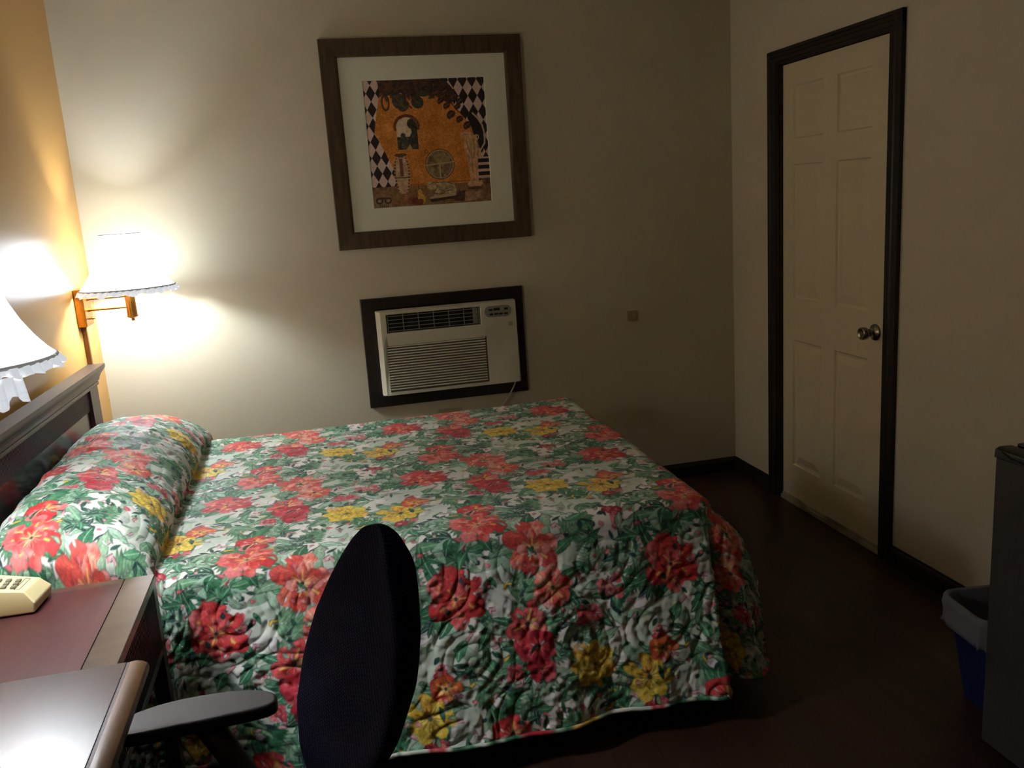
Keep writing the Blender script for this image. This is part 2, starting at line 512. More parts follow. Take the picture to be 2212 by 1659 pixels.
    # small stone lion on a plinth
    lion = np.maximum.reduce([ell(.49, .165, .038, .034), ell(.57, .16, .085, .032), ell(.66, .15, .03, .034), poly([(.48, .14), (.53, .13), (.5, .075), (.64, .075), (.69, .1), (.7, .14)])])
    put(lion, (158, 138, 100), 1, 12)
    for e in ([(.47, .17), (.52, .19), (.54, .15), (.5, .11)], [(.55, .13), (.6, .11), (.66, .12)], [(.53, .185), (.62, .185), (.69, .16), (.7, .12)], [(.5, .1), (.56, .09), (.6, .1)]):
        put(line(e, .0025), (84, 66, 44))
    put(poly([(.47, .055), (.72, .075), (.72, .098), (.47, .072)]), (170, 148, 112)); put(poly([(.48, .03), (.7, .05), (.72, .072), (.47, .054)]), (54, 40, 28))
    # standing marble torso, seen as pale stone
    sx = .845
    torso = np.maximum.reduce([ell(.80, .555, .035, .022, .2), ell(.845, .52, .045, .05), poly([(.80, .54), (.90, .54), (.915, .44), (.88, .36), (.875, .22), (.83, .18), (.815, .3), (.80, .4), (.785, .47)]), ell(.905, .43, .02, .06, .3), poly([(.84, .38), (.90, .4), (.895, .18), (.86, .18)])])
    put(torso, (190, 148, 106), 1, 10)
    for e in ([(.81, .53), (.82, .45), (.85, .38), (.85, .25)], [(.87, .52), (.875, .42), (.86, .36)], [(.9, .5), (.91, .43), (.895, .38)]):
        put(line(e, .003), (134, 92, 58))
    put(ell(.86, .155, .065, .03), (186, 146, 108), 1, 8); put(ell(.86, .125, .065, .012), (80, 52, 36), .8)
    # fruit
    put(ell(.40, .06, .034, .04), (186, 146, 58), 1, 6); put(ell(.39, .11, .018, .03), (186, 146, 58), 1, 5); put(line([(.385, .14), (.38, .17)], .003), (70, 48, 24))
    for cx, cy, c_ in [(.27, .07, (138, 86, 54)), (.31, .055, (120, 64, 44)), (.34, .045, (96, 44, 34)), (.29, .10, (128, 92, 60)), (.38, .035, (110, 58, 36))]:
        put(ell(cx, cy, .035, .025, .5), c_, 1, 8)
    # capital
    put((X > .01) * (X < .15) * (Y > .0) * (Y < .1), (126, 100, 72), 1, 5)
    put(ell(.05, .065, .03, .026), (60, 44, 34)); put(ell(.12, .065, .03, .026), (60, 44, 34)); put(ell(.05, .065, .016, .014), (150, 122, 88)); put(ell(.12, .065, .016, .014), (150, 122, 88))
    put((X > .03) * (X < .14) * (Y > .075) * (Y < .092), (64, 48, 36)); put((X > .05) * (X < .13) * (Y < .035) * (((X * 60) % 1) < .4), (66, 48, 36))
    # small pedestal right
    put(poly([(.76, .02), (.76, .10), (.92, .10), (.92, .03)]), (140, 108, 82), 1, 14); put(poly([(.67, .03), (.76, .02), (.77, .11), (.7, .1)]), (62, 42, 30), .9, 8)
    for i in range(6): put(line([(.78, .035 + i * .01), (.9, .04 + i * .01)], .0018), (178, 150, 120), .7)
    img += n3[..., None] * 5
    return np.clip(img * 1.08 + 10, 0, 255)
def grid_mesh(name, co, ni, nj, keep=None):
    """co: (ni*nj,3) ; faces between (i,j) (row-major)"""
    idx = np.arange(ni * nj).reshape(ni, nj)
    quads = np.stack([idx[:-1, :-1], idx[:-1, 1:], idx[1:, 1:], idx[1:, :-1]], -1).reshape(-1, 4)
    if keep is not None:
        kq = keep[quads].all(1)
        quads = quads[kq]
        used = np.zeros(ni * nj, bool); used[quads.ravel()] = True
        remap = np.cumsum(used) - 1
        quads = remap[quads]
        co = co[used]
    else:
        used = None
    me = bpy.data.meshes.new(name)
    me.vertices.add(len(co)); me.vertices.foreach_set('co', co.astype(np.float32).ravel())
    nf = len(quads)
    me.loops.add(nf * 4); me.loops.foreach_set('vertex_index', quads.astype(np.int32).ravel())
    me.polygons.add(nf)
    me.polygons.foreach_set('loop_start', np.arange(0, nf * 4, 4, dtype=np.int32))
    me.polygons.foreach_set('use_smooth', np.ones(nf, bool))
    me.update(calc_edges=True)
    return me, used
def set_color(me, rgb255):
    c = rgb255 / 255.0
    c = np.where(c <= 0.04045, c / 12.92, ((c + 0.055) / 1.055) ** 2.4)
    a = me.color_attributes.new('print', 'FLOAT_COLOR', 'POINT')
    a.data.foreach_set('color', np.concatenate([c, np.ones((len(c), 1))], 1).astype(np.float32).ravel())
img = paint_print()
gx = np.linspace(AX0 - 0.001, AX1 + 0.001, NA); gz = np.linspace(AZ0 - 0.001, AZ1 + 0.001, NA)
GX, GZ = np.meshgrid(gx, gz)
co = np.stack([GX.ravel(), np.full(GX.size, -0.0105), GZ.ravel()], 1)
me, _ = grid_mesh('art_print', co, NA, NA)
set_color(me, img.reshape(-1, 3))
M_print = attr_mat('art_print_ink', 'print', 0.5, 0.3)
me.materials.append(M_print)
o = bpy.data.objects.new('art_print', me); COL.objects.link(o); par(o, fr)
md = o.modifiers.new('paper', 'SOLIDIFY'); md.thickness = 0.002; md.offset = 0

# ------------------------------------------------------------------ air conditioner
bm = new()
rect_frame(bm, 1.1613, 1.9501, 0.5766, 1.1037, [(0, 0.0), (0, 0.018), (0.004, 0.021), (0.05, 0.021), (0.058, 0.017), (0.075, 0.017), (0.075, 0.0)])
box(bm, 1.1613 + .07, 1.9501 - .07, -0.006, 0, 0.5766 + .07, 1.1037 - .07)
tag(obj('trim_4', bm, M_trim), kind='structure')
ac = empty('air_conditioner', (1.57, 0, 0.64), 'off-white wall air conditioner with louvred front, set in a dark wood surround', 'air conditioner')
BX0, BX1, BZ0, BZ1 = 1.244, 1.897, 0.641, 1.043
FY = -0.082
# cabinet body: rounded front shell with grille and louver apertures
bm = new()
gx0, gx1, gz0, gz1 = 1.272, 1.722, 0.941, 1.027
lx0, lx1, lz0, lz1 = 1.262, 1.745, 0.655, 0.880
xs_ = sorted({BX0, gx0, gx1, lx0, lx1, BX1}); zs_ = sorted({BZ0, gz0, gz1, lz0, lz1, BZ1})
def hole(x, z):
    return (gx0 < x < gx1 and gz0 < z < gz1) or (lx0 < x < lx1 and lz0 < z < lz1)
for a, c in zip(xs_, xs_[1:]):
    for e, g in zip(zs_, zs_[1:]):
        if not hole((a + c) / 2, (e + g) / 2):
            q(bm, [(a, FY, e), (c, FY, e), (c, FY, g), (a, FY, g)])
for (a, c, e, g) in ((gx0, gx1, gz0, gz1), (lx0, lx1, lz0, lz1)):
    R_ = [(a, e), (c, e), (c, g), (a, g)]
    for k in range(4):
        p, r_ = R_[k], R_[(k + 1) % 4]
        q(bm, [(p[0], FY, p[1]), (r_[0], FY, r_[1]), (r_[0], FY + .03, r_[1]), (p[0], FY + .03, p[1])])
sb = 0.018
R1 = [(BX0, BZ0), (BX1, BZ0), (BX1, BZ1), (BX0, BZ1)]
R2 = [(BX0 - sb, BZ0 - .004), (BX1 + .012, BZ0 - .004), (BX1 + .006, BZ1 + .002), (BX0 - sb, BZ1 + .002)]
for k in range(4):
    p, r_, s_, t_ = R1[k], R1[(k + 1) % 4], R2[(k + 1) % 4], R2[k]
    q(bm, [(p[0], FY, p[1]), (r_[0], FY, r_[1]), (s_[0], FY + .028, s_[1]), (t_[0], FY + .028, t_[1])])
    q(bm, [(s_[0], FY + .028, s_[1]), (t_[0], FY + .028, t_[1]), (t_[0], -0.022, t_[1]), (s_[0], -0.022, s_[1])])
bmesh.ops.remove_doubles(bm, verts=bm.verts, dist=1e-5)
par(obj('housing', bm, M_ac, bevel=0.004), ac)
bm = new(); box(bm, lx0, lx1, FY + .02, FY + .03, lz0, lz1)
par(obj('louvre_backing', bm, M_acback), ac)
bm = new()
n = 17
for i in range(n):
    z = lz0 + 0.006 + (lz1 - lz0 - 0.006) * (i + 0.5) / n
    hh = (lz1 - lz0) / n
    prism(bm, [(FY + .016, z + hh * .46), (FY + .001, z + hh * .30), (FY - .001, z + hh * .05), (FY + .001, z - hh * .16), (FY + .005, z - hh * .22), (FY + .018, z + hh * .1)], 0, lx0 + .001, lx1 - .008)
par(obj('louvre_slats', bm, M_ac), ac)
bm = new(); box(bm, gx0, gx1, FY + .026, FY + .032, gz0, gz1)
par(obj('vent_cavity', bm, M_acdark), ac)
bm = new()
for i in range(5):
    z = gz0 + 0.008 + i * (gz1 - gz0 - 0.016) / 4
    box(bm, gx0 + .004, gx1 - .004, FY + .003, FY + .009, z - .0011, z + .0011)
for i in range(7):
    x = gx0 + 0.006 + i * (gx1 - gx0 - 0.012) / 6
    box(bm, x - .0016, x + .0016, FY + .006, FY + .016, gz0, gz1)
par(obj('vent_grille', bm, M_acgrey), ac)
bm = new(); box(bm, gx1 - .034, gx1 - .010, FY + .017, FY + .025, gz0 + .004, gz1 - .004)
par(obj('vent_flap', bm, M_acgrey), ac)
# control pill
def pill(bm, cx, cz, hw, hh, y0, y1, n=14):
    pts = []
    for k in range(n + 1):
        a = -pi / 2 + pi * k / n; pts.append((cx + hw - hh + hh * cos(a), cz + hh * sin(a)))
    for k in range(n + 1):
        a = pi / 2 + pi * k / n; pts.append((cx - hw + hh + hh * cos(a), cz + hh * sin(a)))
    prism(bm, pts, 1, y0, y1)
bm = new(); pill(bm, 1.808, 0.998, 0.066, 0.027, FY - .0025, FY + .004)
pnl = par(obj('control_panel', bm, M_acgrey, bevel=0.0012), ac)
bm = new()
for x, z in [(1.775, .985), (1.799, .985), (1.822, .985), (1.847, .985), (1.848, 1.007), (1.772, 1.007)]:
    box(bm, x - .0085, x + .0085, FY - .0045, FY - .002, z - .0042, z + .0042)
tag(par(obj('button', bm, M_acdark), ac), 'dark buttons')
bm = new(); box(bm, 1.788, 1.818, FY - .0036, FY - .002, 1.002, 1.014)
par(obj('display', bm, M_acdark), ac)
bm = new()
mt = Matrix.Translation((1.867, FY - .001, 0.932)) @ Matrix.Rotation(pi / 2, 4, 'X')
for r_a, r_b in ((0.0105, 0.0092),):
    lathe(bm, [(r_a, 0), (r_a, 0.0018), (r_b, 0.0018), (r_b, 0)], 28, mt, close=False)
def sq(cx, cz, pts, r=0.0006):
    tube(bm, [(cx + x, FY - .0022, cz + z) for x, z in pts], r, 6)
sq(1.867, .932, [(-.001, .005), (-.0045, .005), (-.0065, .001), (-.005, -.004), (-.002, -.004), (-.001, 0), (-.004, .0005)])
sq(1.867, .932, [(.006, .0045), (.0035, .0055), (.002, .002), (.0045, .0005), (.002, -.002), (.0035, -.005), (.0065, -.003)])
par(obj('round_logo', bm, M_acgrey), ac)
bm = new()
tube(bm, [(1.884, -.030, .640), (1.880, -.034, .622), (1.868, -.036, .600), (1.848, -.034, .566), (1.825, -.030, .535), (1.80, -.020, .50), (1.76, -.015, .45), (1.70, -.012, .42), (1.60, -.012, .43), (1.585, -.012, .45)], .0042, 8)
par(obj('power_cord', bm, M_cord, smooth=True), ac)

# small plates on the back wall
bm = new(); box(bm, 2.4955, 2.5445, -0.012, 0.0, 0.875, 0.9245)
o = obj('wall_jack_box', bm, M_plate2, bevel=0.002); tag(o, 'small square brownish box on the wall between the air conditioner and the door', 'wall plate')
op = empty('wall_outlet', (1.548, 0, 0.44), 'beige outlet plate on the wall just below the air conditioner, behind the bed', 'outlet')
bm = new(); box(bm, 1.489, 1.608, -0.006, 0, 0.40, 0.527)
par(obj('cover_plate', bm, M_plate, bevel=0.002), op)
for x in (1.523, 1.574):
    for z in (0.445, 0.485): bm = new(); lathe(bm, [(0.015, 0), (0.015, 0.004)], 20, Matrix.Translation((x, -.005, z)) @ Matrix.Rotation(pi / 2, 4, 'X')); par(obj('receptacle', bm, M_ac), op)

# ------------------------------------------------------------------ wall sconces
M_shade = mat('lit_fabric_shade', (250, 246, 236), 0.8, 0.1, emit=(236, 245, 255), es=SHADE_E)
M_trimband = mat('grey_shade_trim_band', (128, 130, 134), 0.8, 0.1, emit=(255, 250, 240), es=0.12)
M_ruffle = mat('white_ruffle_fabric', (232, 230, 222), 0.7, 0.2, noise=((170, 172, 172), (60, 60, 60), 3, .4, .7), emit=(240, 246, 255), es=0.5)  # emission stands in for lamp light passing through the thin cloth
def ruffle_mesh(rad, z, drop, a0=0.0, a1=2 * pi, amp=0.007, seed=1, freq=40):
    rng = random.Random(seed)
    ph = [rng.uniform(0, 6.28) for _ in range(6)]
    n = int(freq * 9 * (a1 - a0) / (2 * pi)); full = abs(a1 - a0 - 2 * pi) < 1e-6
    bm = new(); rows_ = 6; R_ = []
    for j in range(rows_):
        t = j / (rows_ - 1); row = []
        for i in range(n if full else n + 1):
            a = a0 + (a1 - a0) * i / n
            w_ = sin(freq * a + 1.6 * sin(5 * a + ph[0])) + 0.4 * sin(freq * 2.3 * a + ph[1])
            dd = drop * (1 + 0.22 * sin(freq * a * .5 + ph[2]) + .12 * sin(11 * a + ph[3]))
            r = rad + 0.006 * t + amp * w_ * (0.25 + 0.75 * t)
            row.append(bm.verts.new((r * cos(a), r * sin(a), z - dd * t)))
        R_.append(row)
    m_ = len(R_[0])
    for A, B in zip(R_, R_[1:]):
        for i in range(m_ if full else m_ - 1):
            bm.faces.new((A[i], A[(i + 1) % m_], B[(i + 1) % m_], B[i]))
    return bm
def solid(o, t):
    md = o.modifiers.new('thick', 'SOLIDIFY'); md.thickness = t; md.offset = 0
    return o
ZR, ZT = 1.266, 1.487
def make_sconce(y, cx, label, extra=False):
    s = empty('swing_arm_lamp', (0, y, 1.11), label, 'lamp', None)
    def P(o): return par(o, s)
    bm = new(); box(bm, 0.001, 0.036, y - 0.062, y + 0.062, 1.122, 1.276)
    bp_ = P(obj('wall_plate', bm, M_brass, bevel=0.003))
    bm = new(); tube(bm, [(.036, y - .02, 1.152), (.062, y - .024, 1.154)], .0035, 8)
    tube(bm, [(.05, y - .022, 1.153), (.056, y - .023, 1.1535)], .006, 8)
    par(obj('turn_switch', bm, M_brass, smooth=True), s)
    bm = new(); box(bm, 0.001, 0.018, y - 0.012, y + 0.008, 0.70 if extra else 0.36, 1.122)
    P(obj('wire_cover', bm, M_brassdark, bevel=0.002))
    bx = 0.203
    for z in (1.186, 1.232):
        bm = new(); tube(bm, [(.034, y, z), (bx - .018, y, z)], .0056, 12)
        tube(bm, [(.034, y, z), (.042, y, z)], .0075, 12)
        P(obj('arm_rod', bm, M_brass, smooth=False))
    bm = new()
    T = Matrix.Translation((bx, y, 0))
    lathe(bm, [(0.0195, 1.146), (0.0205, 1.148), (0.0205, 1.272), (0.0195, 1.274)], 28, T)
    lathe(bm, [(0.004, 1.126), (0.0075, 1.130), (0.0075, 1.134), (0.005, 1.137), (0.015, 1.140), (0.0245, 1.1455), (0.0245, 1.148)], 28, T)
    body = P(obj('lamp_body', bm, M_brass, bevel=0.0)); 
    bm = new(); tube(bm, [(bx, y, 1.27), (bx, y, 1.315)], .012, 14)
    P(obj('socket', bm, M_acdark))
    bm = new(); lathe(bm, [(.010, 1.312), (.014, 1.322), (.024, 1.345), (.028, 1.365), (.024, 1.385), (.012, 1.397), (.002, 1.400)], 24, T)
    P(obj('light_bulb', bm, M_bulb, smooth=True))
    # shade
    Tc = Matrix.Translation((cx, y, 0))
    def rf(a, k): return 1.0 + 0.012 * abs(sin(4 * a)) - 0.006
    prof = [(0.186, ZR), (0.170, ZR + .016), (0.150, ZR + .042), (0.130, ZR + .075), (0.112, ZR + .115), (0.097, ZR + .155), (0.086, ZR + .19), (0.079, ZT)]
    bm = new(); lathe(bm, prof, 96, Tc, close=False, rfun=rf)
    sh = solid(P(obj('lamp_shade', bm, M_shade, smooth=True)), 0.0015)
    for kk in range(8):
        a = pi / 8 + kk * pi / 4
        bm = new(); tube(bm, [(cx + (r + .0025) * cos(a), y + (r + .0025) * sin(a), z) for r, z in prof[:4]], [.0009, .0008, .0006, .0002], 6)
        P(obj('shade_seam', bm, M_trimband))
    for rr, zz, th in ((0.187, ZR, .0044), (0.0795, ZT, .0016)):
        pts = [(cx + rr * cos(a), y + rr * sin(a), zz) for a in np.linspace(0, 2 * pi, 73)]
        bm = new(); tube(bm, pts, th, 8, caps=False)
        P(obj('shade_trim', bm, M_trimband, smooth=True))
    bm = new()
    for kk in range(3):
        a = kk * 2 * pi / 3 + .3
        tube(bm, [(bx, y, ZT - .015), (cx + .079 * cos(a), y + .079 * sin(a), ZT - .002)], .0012, 6)
    tube(bm, [(bx, y, 1.40), (bx, y, ZT - .01)], .0015, 6)
    P(obj('shade_spider', bm, M_brass))
    bmr = ruffle_mesh(0.190, ZR - .001, 0.019, seed=3 + int(extra))
    for v in bmr.verts: v.co += Vector((cx, y, 0))
    P(solid(obj('shade_ruffle', bmr, M_ruffle, smooth=True), 0.0008))
    if extra:
        bmr = ruffle_mesh(0.197, ZR - .016, 0.048, radians(-92), radians(-38), amp=.006, seed=9, freq=54)
        for v in bmr.verts: v.co += Vector((cx, y, 0))
        o_ = P(solid(obj('loose_ruffle', bmr, M_ruffle, smooth=True), 0.0008)); tag(o_, 'hanging loose length of ruffle')
    return s
for m_ in (M_ruffle, M_trimband): m_.cycles.emission_sampling = 'NONE'
M_bulb = mat('frosted_bulb_glass', (255, 255, 255), 0.3, emit=(236, 245, 255), es=BULB_E)
make_sconce(-0.262, 0.200, 'lit brass swing-arm wall lamp with ruffled shade in the corner beyond the headboard')
make_sconce(-2.20, 0.222, 'lit wall lamp with ruffled shade cut off by the left edge, above the telephone', True)

# ------------------------------------------------------------------ bed
bed = empty('bed', (1.05, -1.2, 0), 'queen bed with dark espresso headboard with a fluted band, standing against the ochre wall', 'bed')
ZTOP = 0.632
bm = new(); box(bm, .13, 2.01, -1.90, -0.52, .36, .600)
par(obj('mattress', bm, M_mattress, bevel=0.03, segs=3), bed)
bm = new(); box(bm, .13, 2.00, -1.89, -0.53, .18, .357)
par(obj('box_spring', bm, M_mattress, bevel=0.02), bed)
bm = new()
for yy in (-1.86, -.56): box(bm, .14, 1.99, yy - .02, yy + .02, .15, .18)
for xx in (.3, 1.8): box(bm, xx - .02, xx + .02, -1.86, -.56, .15, .178)
par(obj('bed_frame', bm, M_steel), bed)
for xx in (.3, 1.8):
    for yy in (-1.80, -.62):
        bm = new(); tube(bm, [(xx, yy, .0), (xx, yy, .16)], .02, 12)
        par(obj('leg', bm, M_steel), bed)
# headboard built along local y, rotated slightly
HB = Matrix.Translation((0.052, -0.46, 0)) @ Matrix.Rotation(radians(-1.35), 4, 'Z')
def hb(o):
    for v in o.data.vertices: v.co = HB @ v.co
    return par(o, bed)
HL = 1.53
bm = new()
prism(bm, [(-.012, .985), (.052, .985), (.052, .972), (.046, .962), (.034, .948), (.026, .934), (.022, .920), (-.012, .920)], 1, -HL - .02, .02)
hbc = hb(obj('headboard_cap', bm, M_dwood)); 
bm = new()
box(bm, -.01, .016, -.11, 0, .05, .92); box(bm, -.01, .016, -HL, -HL + .11, .05, .92)
box(bm, -.01, .016, -HL + .11, -.11, .903, .92)
prism(bm, [(.016, .918), (.022, .918), (.024, .912), (.022, .905), (.016, .905)], 1, -HL, 0)
hb(obj('headboard_posts', bm, M_dwood))
bm = new()
y = -.112
while y > -HL + .112:
    prism(bm, [(y, .0), (y - .0015, .0065), (y - .0045, .0065), (y - .006, .0)], 2, .820, .903) if False else prism(bm, [(.0, y), (.0065, y - .0015), (.0065, y - .0048), (.0, y - .0063)], 2, .822, .903)
    y -= .0098
box(bm, -.01, .0005, -HL + .11, -.11, .82, .903)
hb(obj('fluted_band', bm, M_dwood))
bm = new(); box(bm, -.01, .003, -HL + .11, -.11, .10, .822)
hb(obj('headboard_panel', bm, M_dwood2))

# --- printed pattern tile (1 mm raster)
TW, TH = 630, 700
def paint_tile():
    rng = np.random.default_rng(11)
    R_ = random.Random(4)
    img = np.zeros((TH, TW, 3)); img[:] = (236, 232, 224)
    def noise(sig):
        f = np.fft.fft2(rng.standard_normal((TH, TW)))
        ky = np.fft.fftfreq(TH)[:, None]; kx = np.fft.fftfreq(TW)[None]
        g = np.real(np.fft.ifft2(f * np.exp(-(kx**2 + ky**2) * 2 * (pi * sig)**2)))
        return g / g.std()
    nA, nB, nC, nF = noise(14), noise(5), noise(35), noise(2.2)
    wash = np.clip(nC * .9 + .2, 0, 1)[..., None]
    img[:] = img * (1 - wash * .55) + np.array((176, 200, 178.)) * wash * .55
    DARK = np.array((34, 40, 52.))
    def stamp(cx, cy, ang, Ln, Wd, c1, c2, kind='leaf', outline=1.0, rib=None, bend=0.0, streak=None, a_=1.0):
        rad = int(Ln + Wd) + 4
        ix = np.arange(int(cx) - rad, int(cx) + rad); iy = np.arange(int(cy) - rad, int(cy) + rad)
        XX, YY = np.meshgrid(ix - cx, iy - cy)
        a = (XX * cos(ang) + YY * sin(ang)); bb = (-XX * sin(ang) + YY * cos(ang))
        t = a / Ln
        bb = bb - bend * Ln * t * (1 - t) * 4
        tt = np.clip(t, 0, 1)
        if kind == 'leaf': wv = np.sin(pi * tt ** .85) ** .85
        elif kind == 'petal': wv = np.sin(pi * tt ** 1.35) ** .62
        elif kind == 'round': wv = np.sqrt(np.clip(1 - (2 * tt - 1) ** 2, 0, 1))
        else: wv = np.where((tt > 0) & (tt < 1), 1.0, 0.0)
        gx_ = np.ix_(iy % TH, ix % TW)
        lb, ln_, lc, lf = nB[gx_], nA[gx_], nC[gx_], nF[gx_]
        edge = wv * Wd / 2 * (1 + (.17 * lb + .05 * lf) * (kind == 'petal') + .07 * lb * (kind == 'leaf')) - np.abs(bb)
        ok = (t > 0) & (t < 1)
        m = np.clip(edge + .5, 0, 1) * ok
        mo = np.clip(edge + 1.9, 0, 1) * ((t > -.01) & (t < 1.01)) * np.clip((bb > -Wd * .1) + (lb > .2), 0, 1)
        reg = img[gx_]
        if outline > 0:
            reg = reg * (1 - mo[..., None] * outline) + DARK * mo[..., None] * outline
        k = np.clip(tt * 1.0 + .32 * lb + .22 * ln_, 0, 1)[..., None]
        colr = np.array(c1, float) * (1 - k) + np.array(c2, float) * k
        if kind in ('petal', 'leaf') and Ln > 20:
            st_ = np.sin(bb * (9.0 / max(Wd * .5, 4)) * 2.2 + 2.2 * lb + 3 * t)[..., None]
            colr = colr * (1 + .075 * st_ + .05 * lf[..., None])
        if kind == 'petal' and Ln > 30:
            tipm = np.clip((tt - .62 + .16 * ln_) * 3, 0, 1)[..., None] * (.5 if (int(cx) % 3) else .12)
            colr = colr * (1 - tipm) + np.array((238, 176, 170.) if c1[2] > 60 and c1[1] < 175 else colr.mean((0, 1))) * tipm
        # wet edge
        colr = colr * (1 - .14 * (edge < 2.2)[..., None])
        if rib is not None:
            rm = (np.clip(1.4 - np.abs(bb), 0, 1) * (t > .05) * (t < .92))[..., None]
            colr = colr * (1 - rm) + np.array(rib, float) * rm
            # side veins
            vein = (np.abs(((t * 7 - np.abs(bb) / Wd * 1.6) % 1) - .5) < .045)[..., None] * .35
            colr = colr * (1 - vein) + np.array(rib, float) * vein
        if streak is not None:
            sm = (np.clip(1 - np.abs(bb) / (Wd * .16 * (1 - tt * .6) + .1) , 0, 1) * (t < .62) * (t > .1))[..., None]
            colr = colr * (1 - sm) + np.array(streak, float) * sm
        mm = m[..., None] * a_
        img[gx_] = reg * (1 - mm) + colr * mm
    SAGE = [((150, 184, 156), (112, 156, 122)), ((168, 196, 166), (126, 166, 128)), ((124, 168, 130), (84, 138, 98)), ((184, 212, 190), (140, 186, 156))]
    MID = [((72, 146, 100), (44, 112, 74)), ((94, 162, 116), (48, 120, 82)), ((60, 130, 92), (36, 98, 68))]
    DEEP = [((40, 88, 72), (26, 62, 56)), ((30, 70, 64), (28, 52, 54)), ((50, 104, 80), (30, 74, 58))]
    U = R_.uniform
    # soft washes and palm fronds
    for _ in range(34):
        c = R_.choice(SAGE); stamp(U(0, TW), U(0, TH), U(0, 6.28), U(50, 110), U(20, 40), c[0], c[1], outline=.0, a_=.6)
    for _ in range(26):   # fronds
        x, y, a = U(0, TW), U(0, TH), U(0, 6.28); c = R_.choice(SAGE + MID[:1])
        for k in range(9):
            t = k / 8
            px, py = x + cos(a) * 90 * t, y + sin(a) * 90 * t
            for s in (-1, 1):
                stamp(px, py, a + s * (1.0 - .45 * t), 58 * (1 - .45 * t), 12, c[0], c[1], outline=.35, bend=-.06 * s, rib=None)
    # white gaps with dark calligraphic bits and pink ribbons
    for _ in range(16):
        stamp(U(0, TW), U(0, TH), U(0, 6.28), U(30, 60), U(16, 32), (240, 236, 230), (226, 222, 222), 'round', outline=.5)
    for _ in range(120):
        c = R_.choice(DEEP); stamp(U(0, TW), U(0, TH), U(0, 6.28), U(16, 44), U(7, 17), c[0], c[1], outline=.0)
    for _ in range(70):
        c = R_.choice([((232, 168, 172), (206, 140, 150)), ((214, 150, 156), (234, 196, 192)), ((236, 202, 84), (220, 180, 60)), ((238, 186, 186), (216, 150, 160))])
        x, y, a = U(0, TW), U(0, TH), U(0, 6.28); ln_ = U(16, 34)
        stamp(x, y, a, ln_, U(6, 11), c[0], c[1], 'bar', outline=.85)
        if U(0, 1) < .6: stamp(x + cos(a) * (ln_ - 3), y + sin(a) * (ln_ - 3), a + R_.choice((-1, 1)) * U(.9, 1.5), ln_ * .8, 8, c[0], c[1], 'bar', outline=.85)
    # dense deep-teal leaf clusters
    for _ in range(18):
        x, y, a = U(0, TW), U(0, TH), U(0, 6.28)
        for k in range(9):
            c = R_.choice(DEEP + MID); stamp(x + U(-10, 10), y + U(-10, 10), a + k * .7 + U(-.2, .2), U(24, 50), U(8, 15), c[0], c[1], outline=.7, rib=(120, 160, 130), bend=U(-.1, .1))
    # mid green single leaves
    for _ in range(66):
        c = R_.choice(MID + SAGE + SAGE); stamp(U(0, TW), U(0, TH), U(0, 6.28), U(55, 98), U(22, 34), c[0], c[1], outline=.75, rib=(190, 214, 188), bend=U(-.14, .14))
    def flower(x, y, r, kind, n=6, rot=0.0):
        pal = {'red': [((226, 104, 90), (200, 50, 52)), ((206, 60, 56), (184, 42, 48)), ((234, 150, 146), (208, 66, 66)), ((196, 44, 50), (222, 104, 104))],
               'coral': [((238, 140, 108), (222, 88, 72)), ((226, 104, 84), (210, 70, 62)), ((242, 172, 146), (222, 100, 88)), ((212, 72, 62), (234, 150, 138))],
               'crimson': [((196, 40, 58), (160, 22, 42)), ((214, 70, 84), (176, 30, 50))],
               'yellow': [((240, 214, 96), (232, 196, 62)), ((226, 180, 60), (240, 210, 90)), ((236, 170, 70), (238, 204, 74))],
               'pink': [((224, 84, 98), (236, 150, 158)), ((206, 52, 70), (228, 112, 124))],
               'orange': [((226, 120, 60), (200, 58, 50)), ((238, 190, 90), (216, 80, 56))]}[kind]
        st = {'red': (238, 206, 96), 'coral': (244, 206, 110), 'crimson': None, 'yellow': None, 'pink': None, 'orange': (244, 214, 110)}[kind]
        for k in range(n):
            c = R_.choice(pal)
            a = rot + k * 2 * pi / n + U(-.18, .18)
            stamp(x + cos(a) * r * .04, y + sin(a) * r * .04, a, r * U(.82, 1.1), r * 3.7 / n * U(1.0, 1.3), c[0], c[1], 'petal', outline=.28, streak=st if U(0, 1) < .7 else None)
        # pale veins and stamens
        for k in range(n * 2):
            a = rot + k * pi / n + U(-.1, .1)
            stamp(x, y, a, r * U(.35, .6), 1.8, (244, 214, 196) if kind != 'yellow' else (150, 96, 44), (244, 214, 150) if kind != 'yellow' else (120, 70, 34), 'bar', outline=0, a_=.7)
        stamp(x - r * .09, y, 0, r * .18, r * .18, (52, 74, 40), (40, 56, 34), 'round', outline=0)
    def blossoms(x, y, s, n=6):
        for k in range(n):
            bx_, by_ = x + U(-s, s), y + U(-s, s) * .8
            stamp(x, y, math.atan2(by_ - y, bx_ - x), math.hypot(bx_ - x, by_ - y), 1.6, (50, 60, 60), (50, 60, 60), 'bar', outline=0)
            flower(bx_, by_, U(14, 20), R_.choice(('pink', 'pink', 'crimson')), 5, U(0, 6))
    def T(x, v): return ((x - .60) * 1000, (v + 2.5) * 1000)
    for x, v, s in [(.52, -1.78, 34), (1.12, -1.93, 36), (.98, -2.20, 30), (1.05, -1.43, 30), (.66, -1.37, 26), (1.18, -2.30, 28), (.74, -1.62, 24)]:
        X_, Y_ = T(x, v); blossoms(X_, Y_, s)
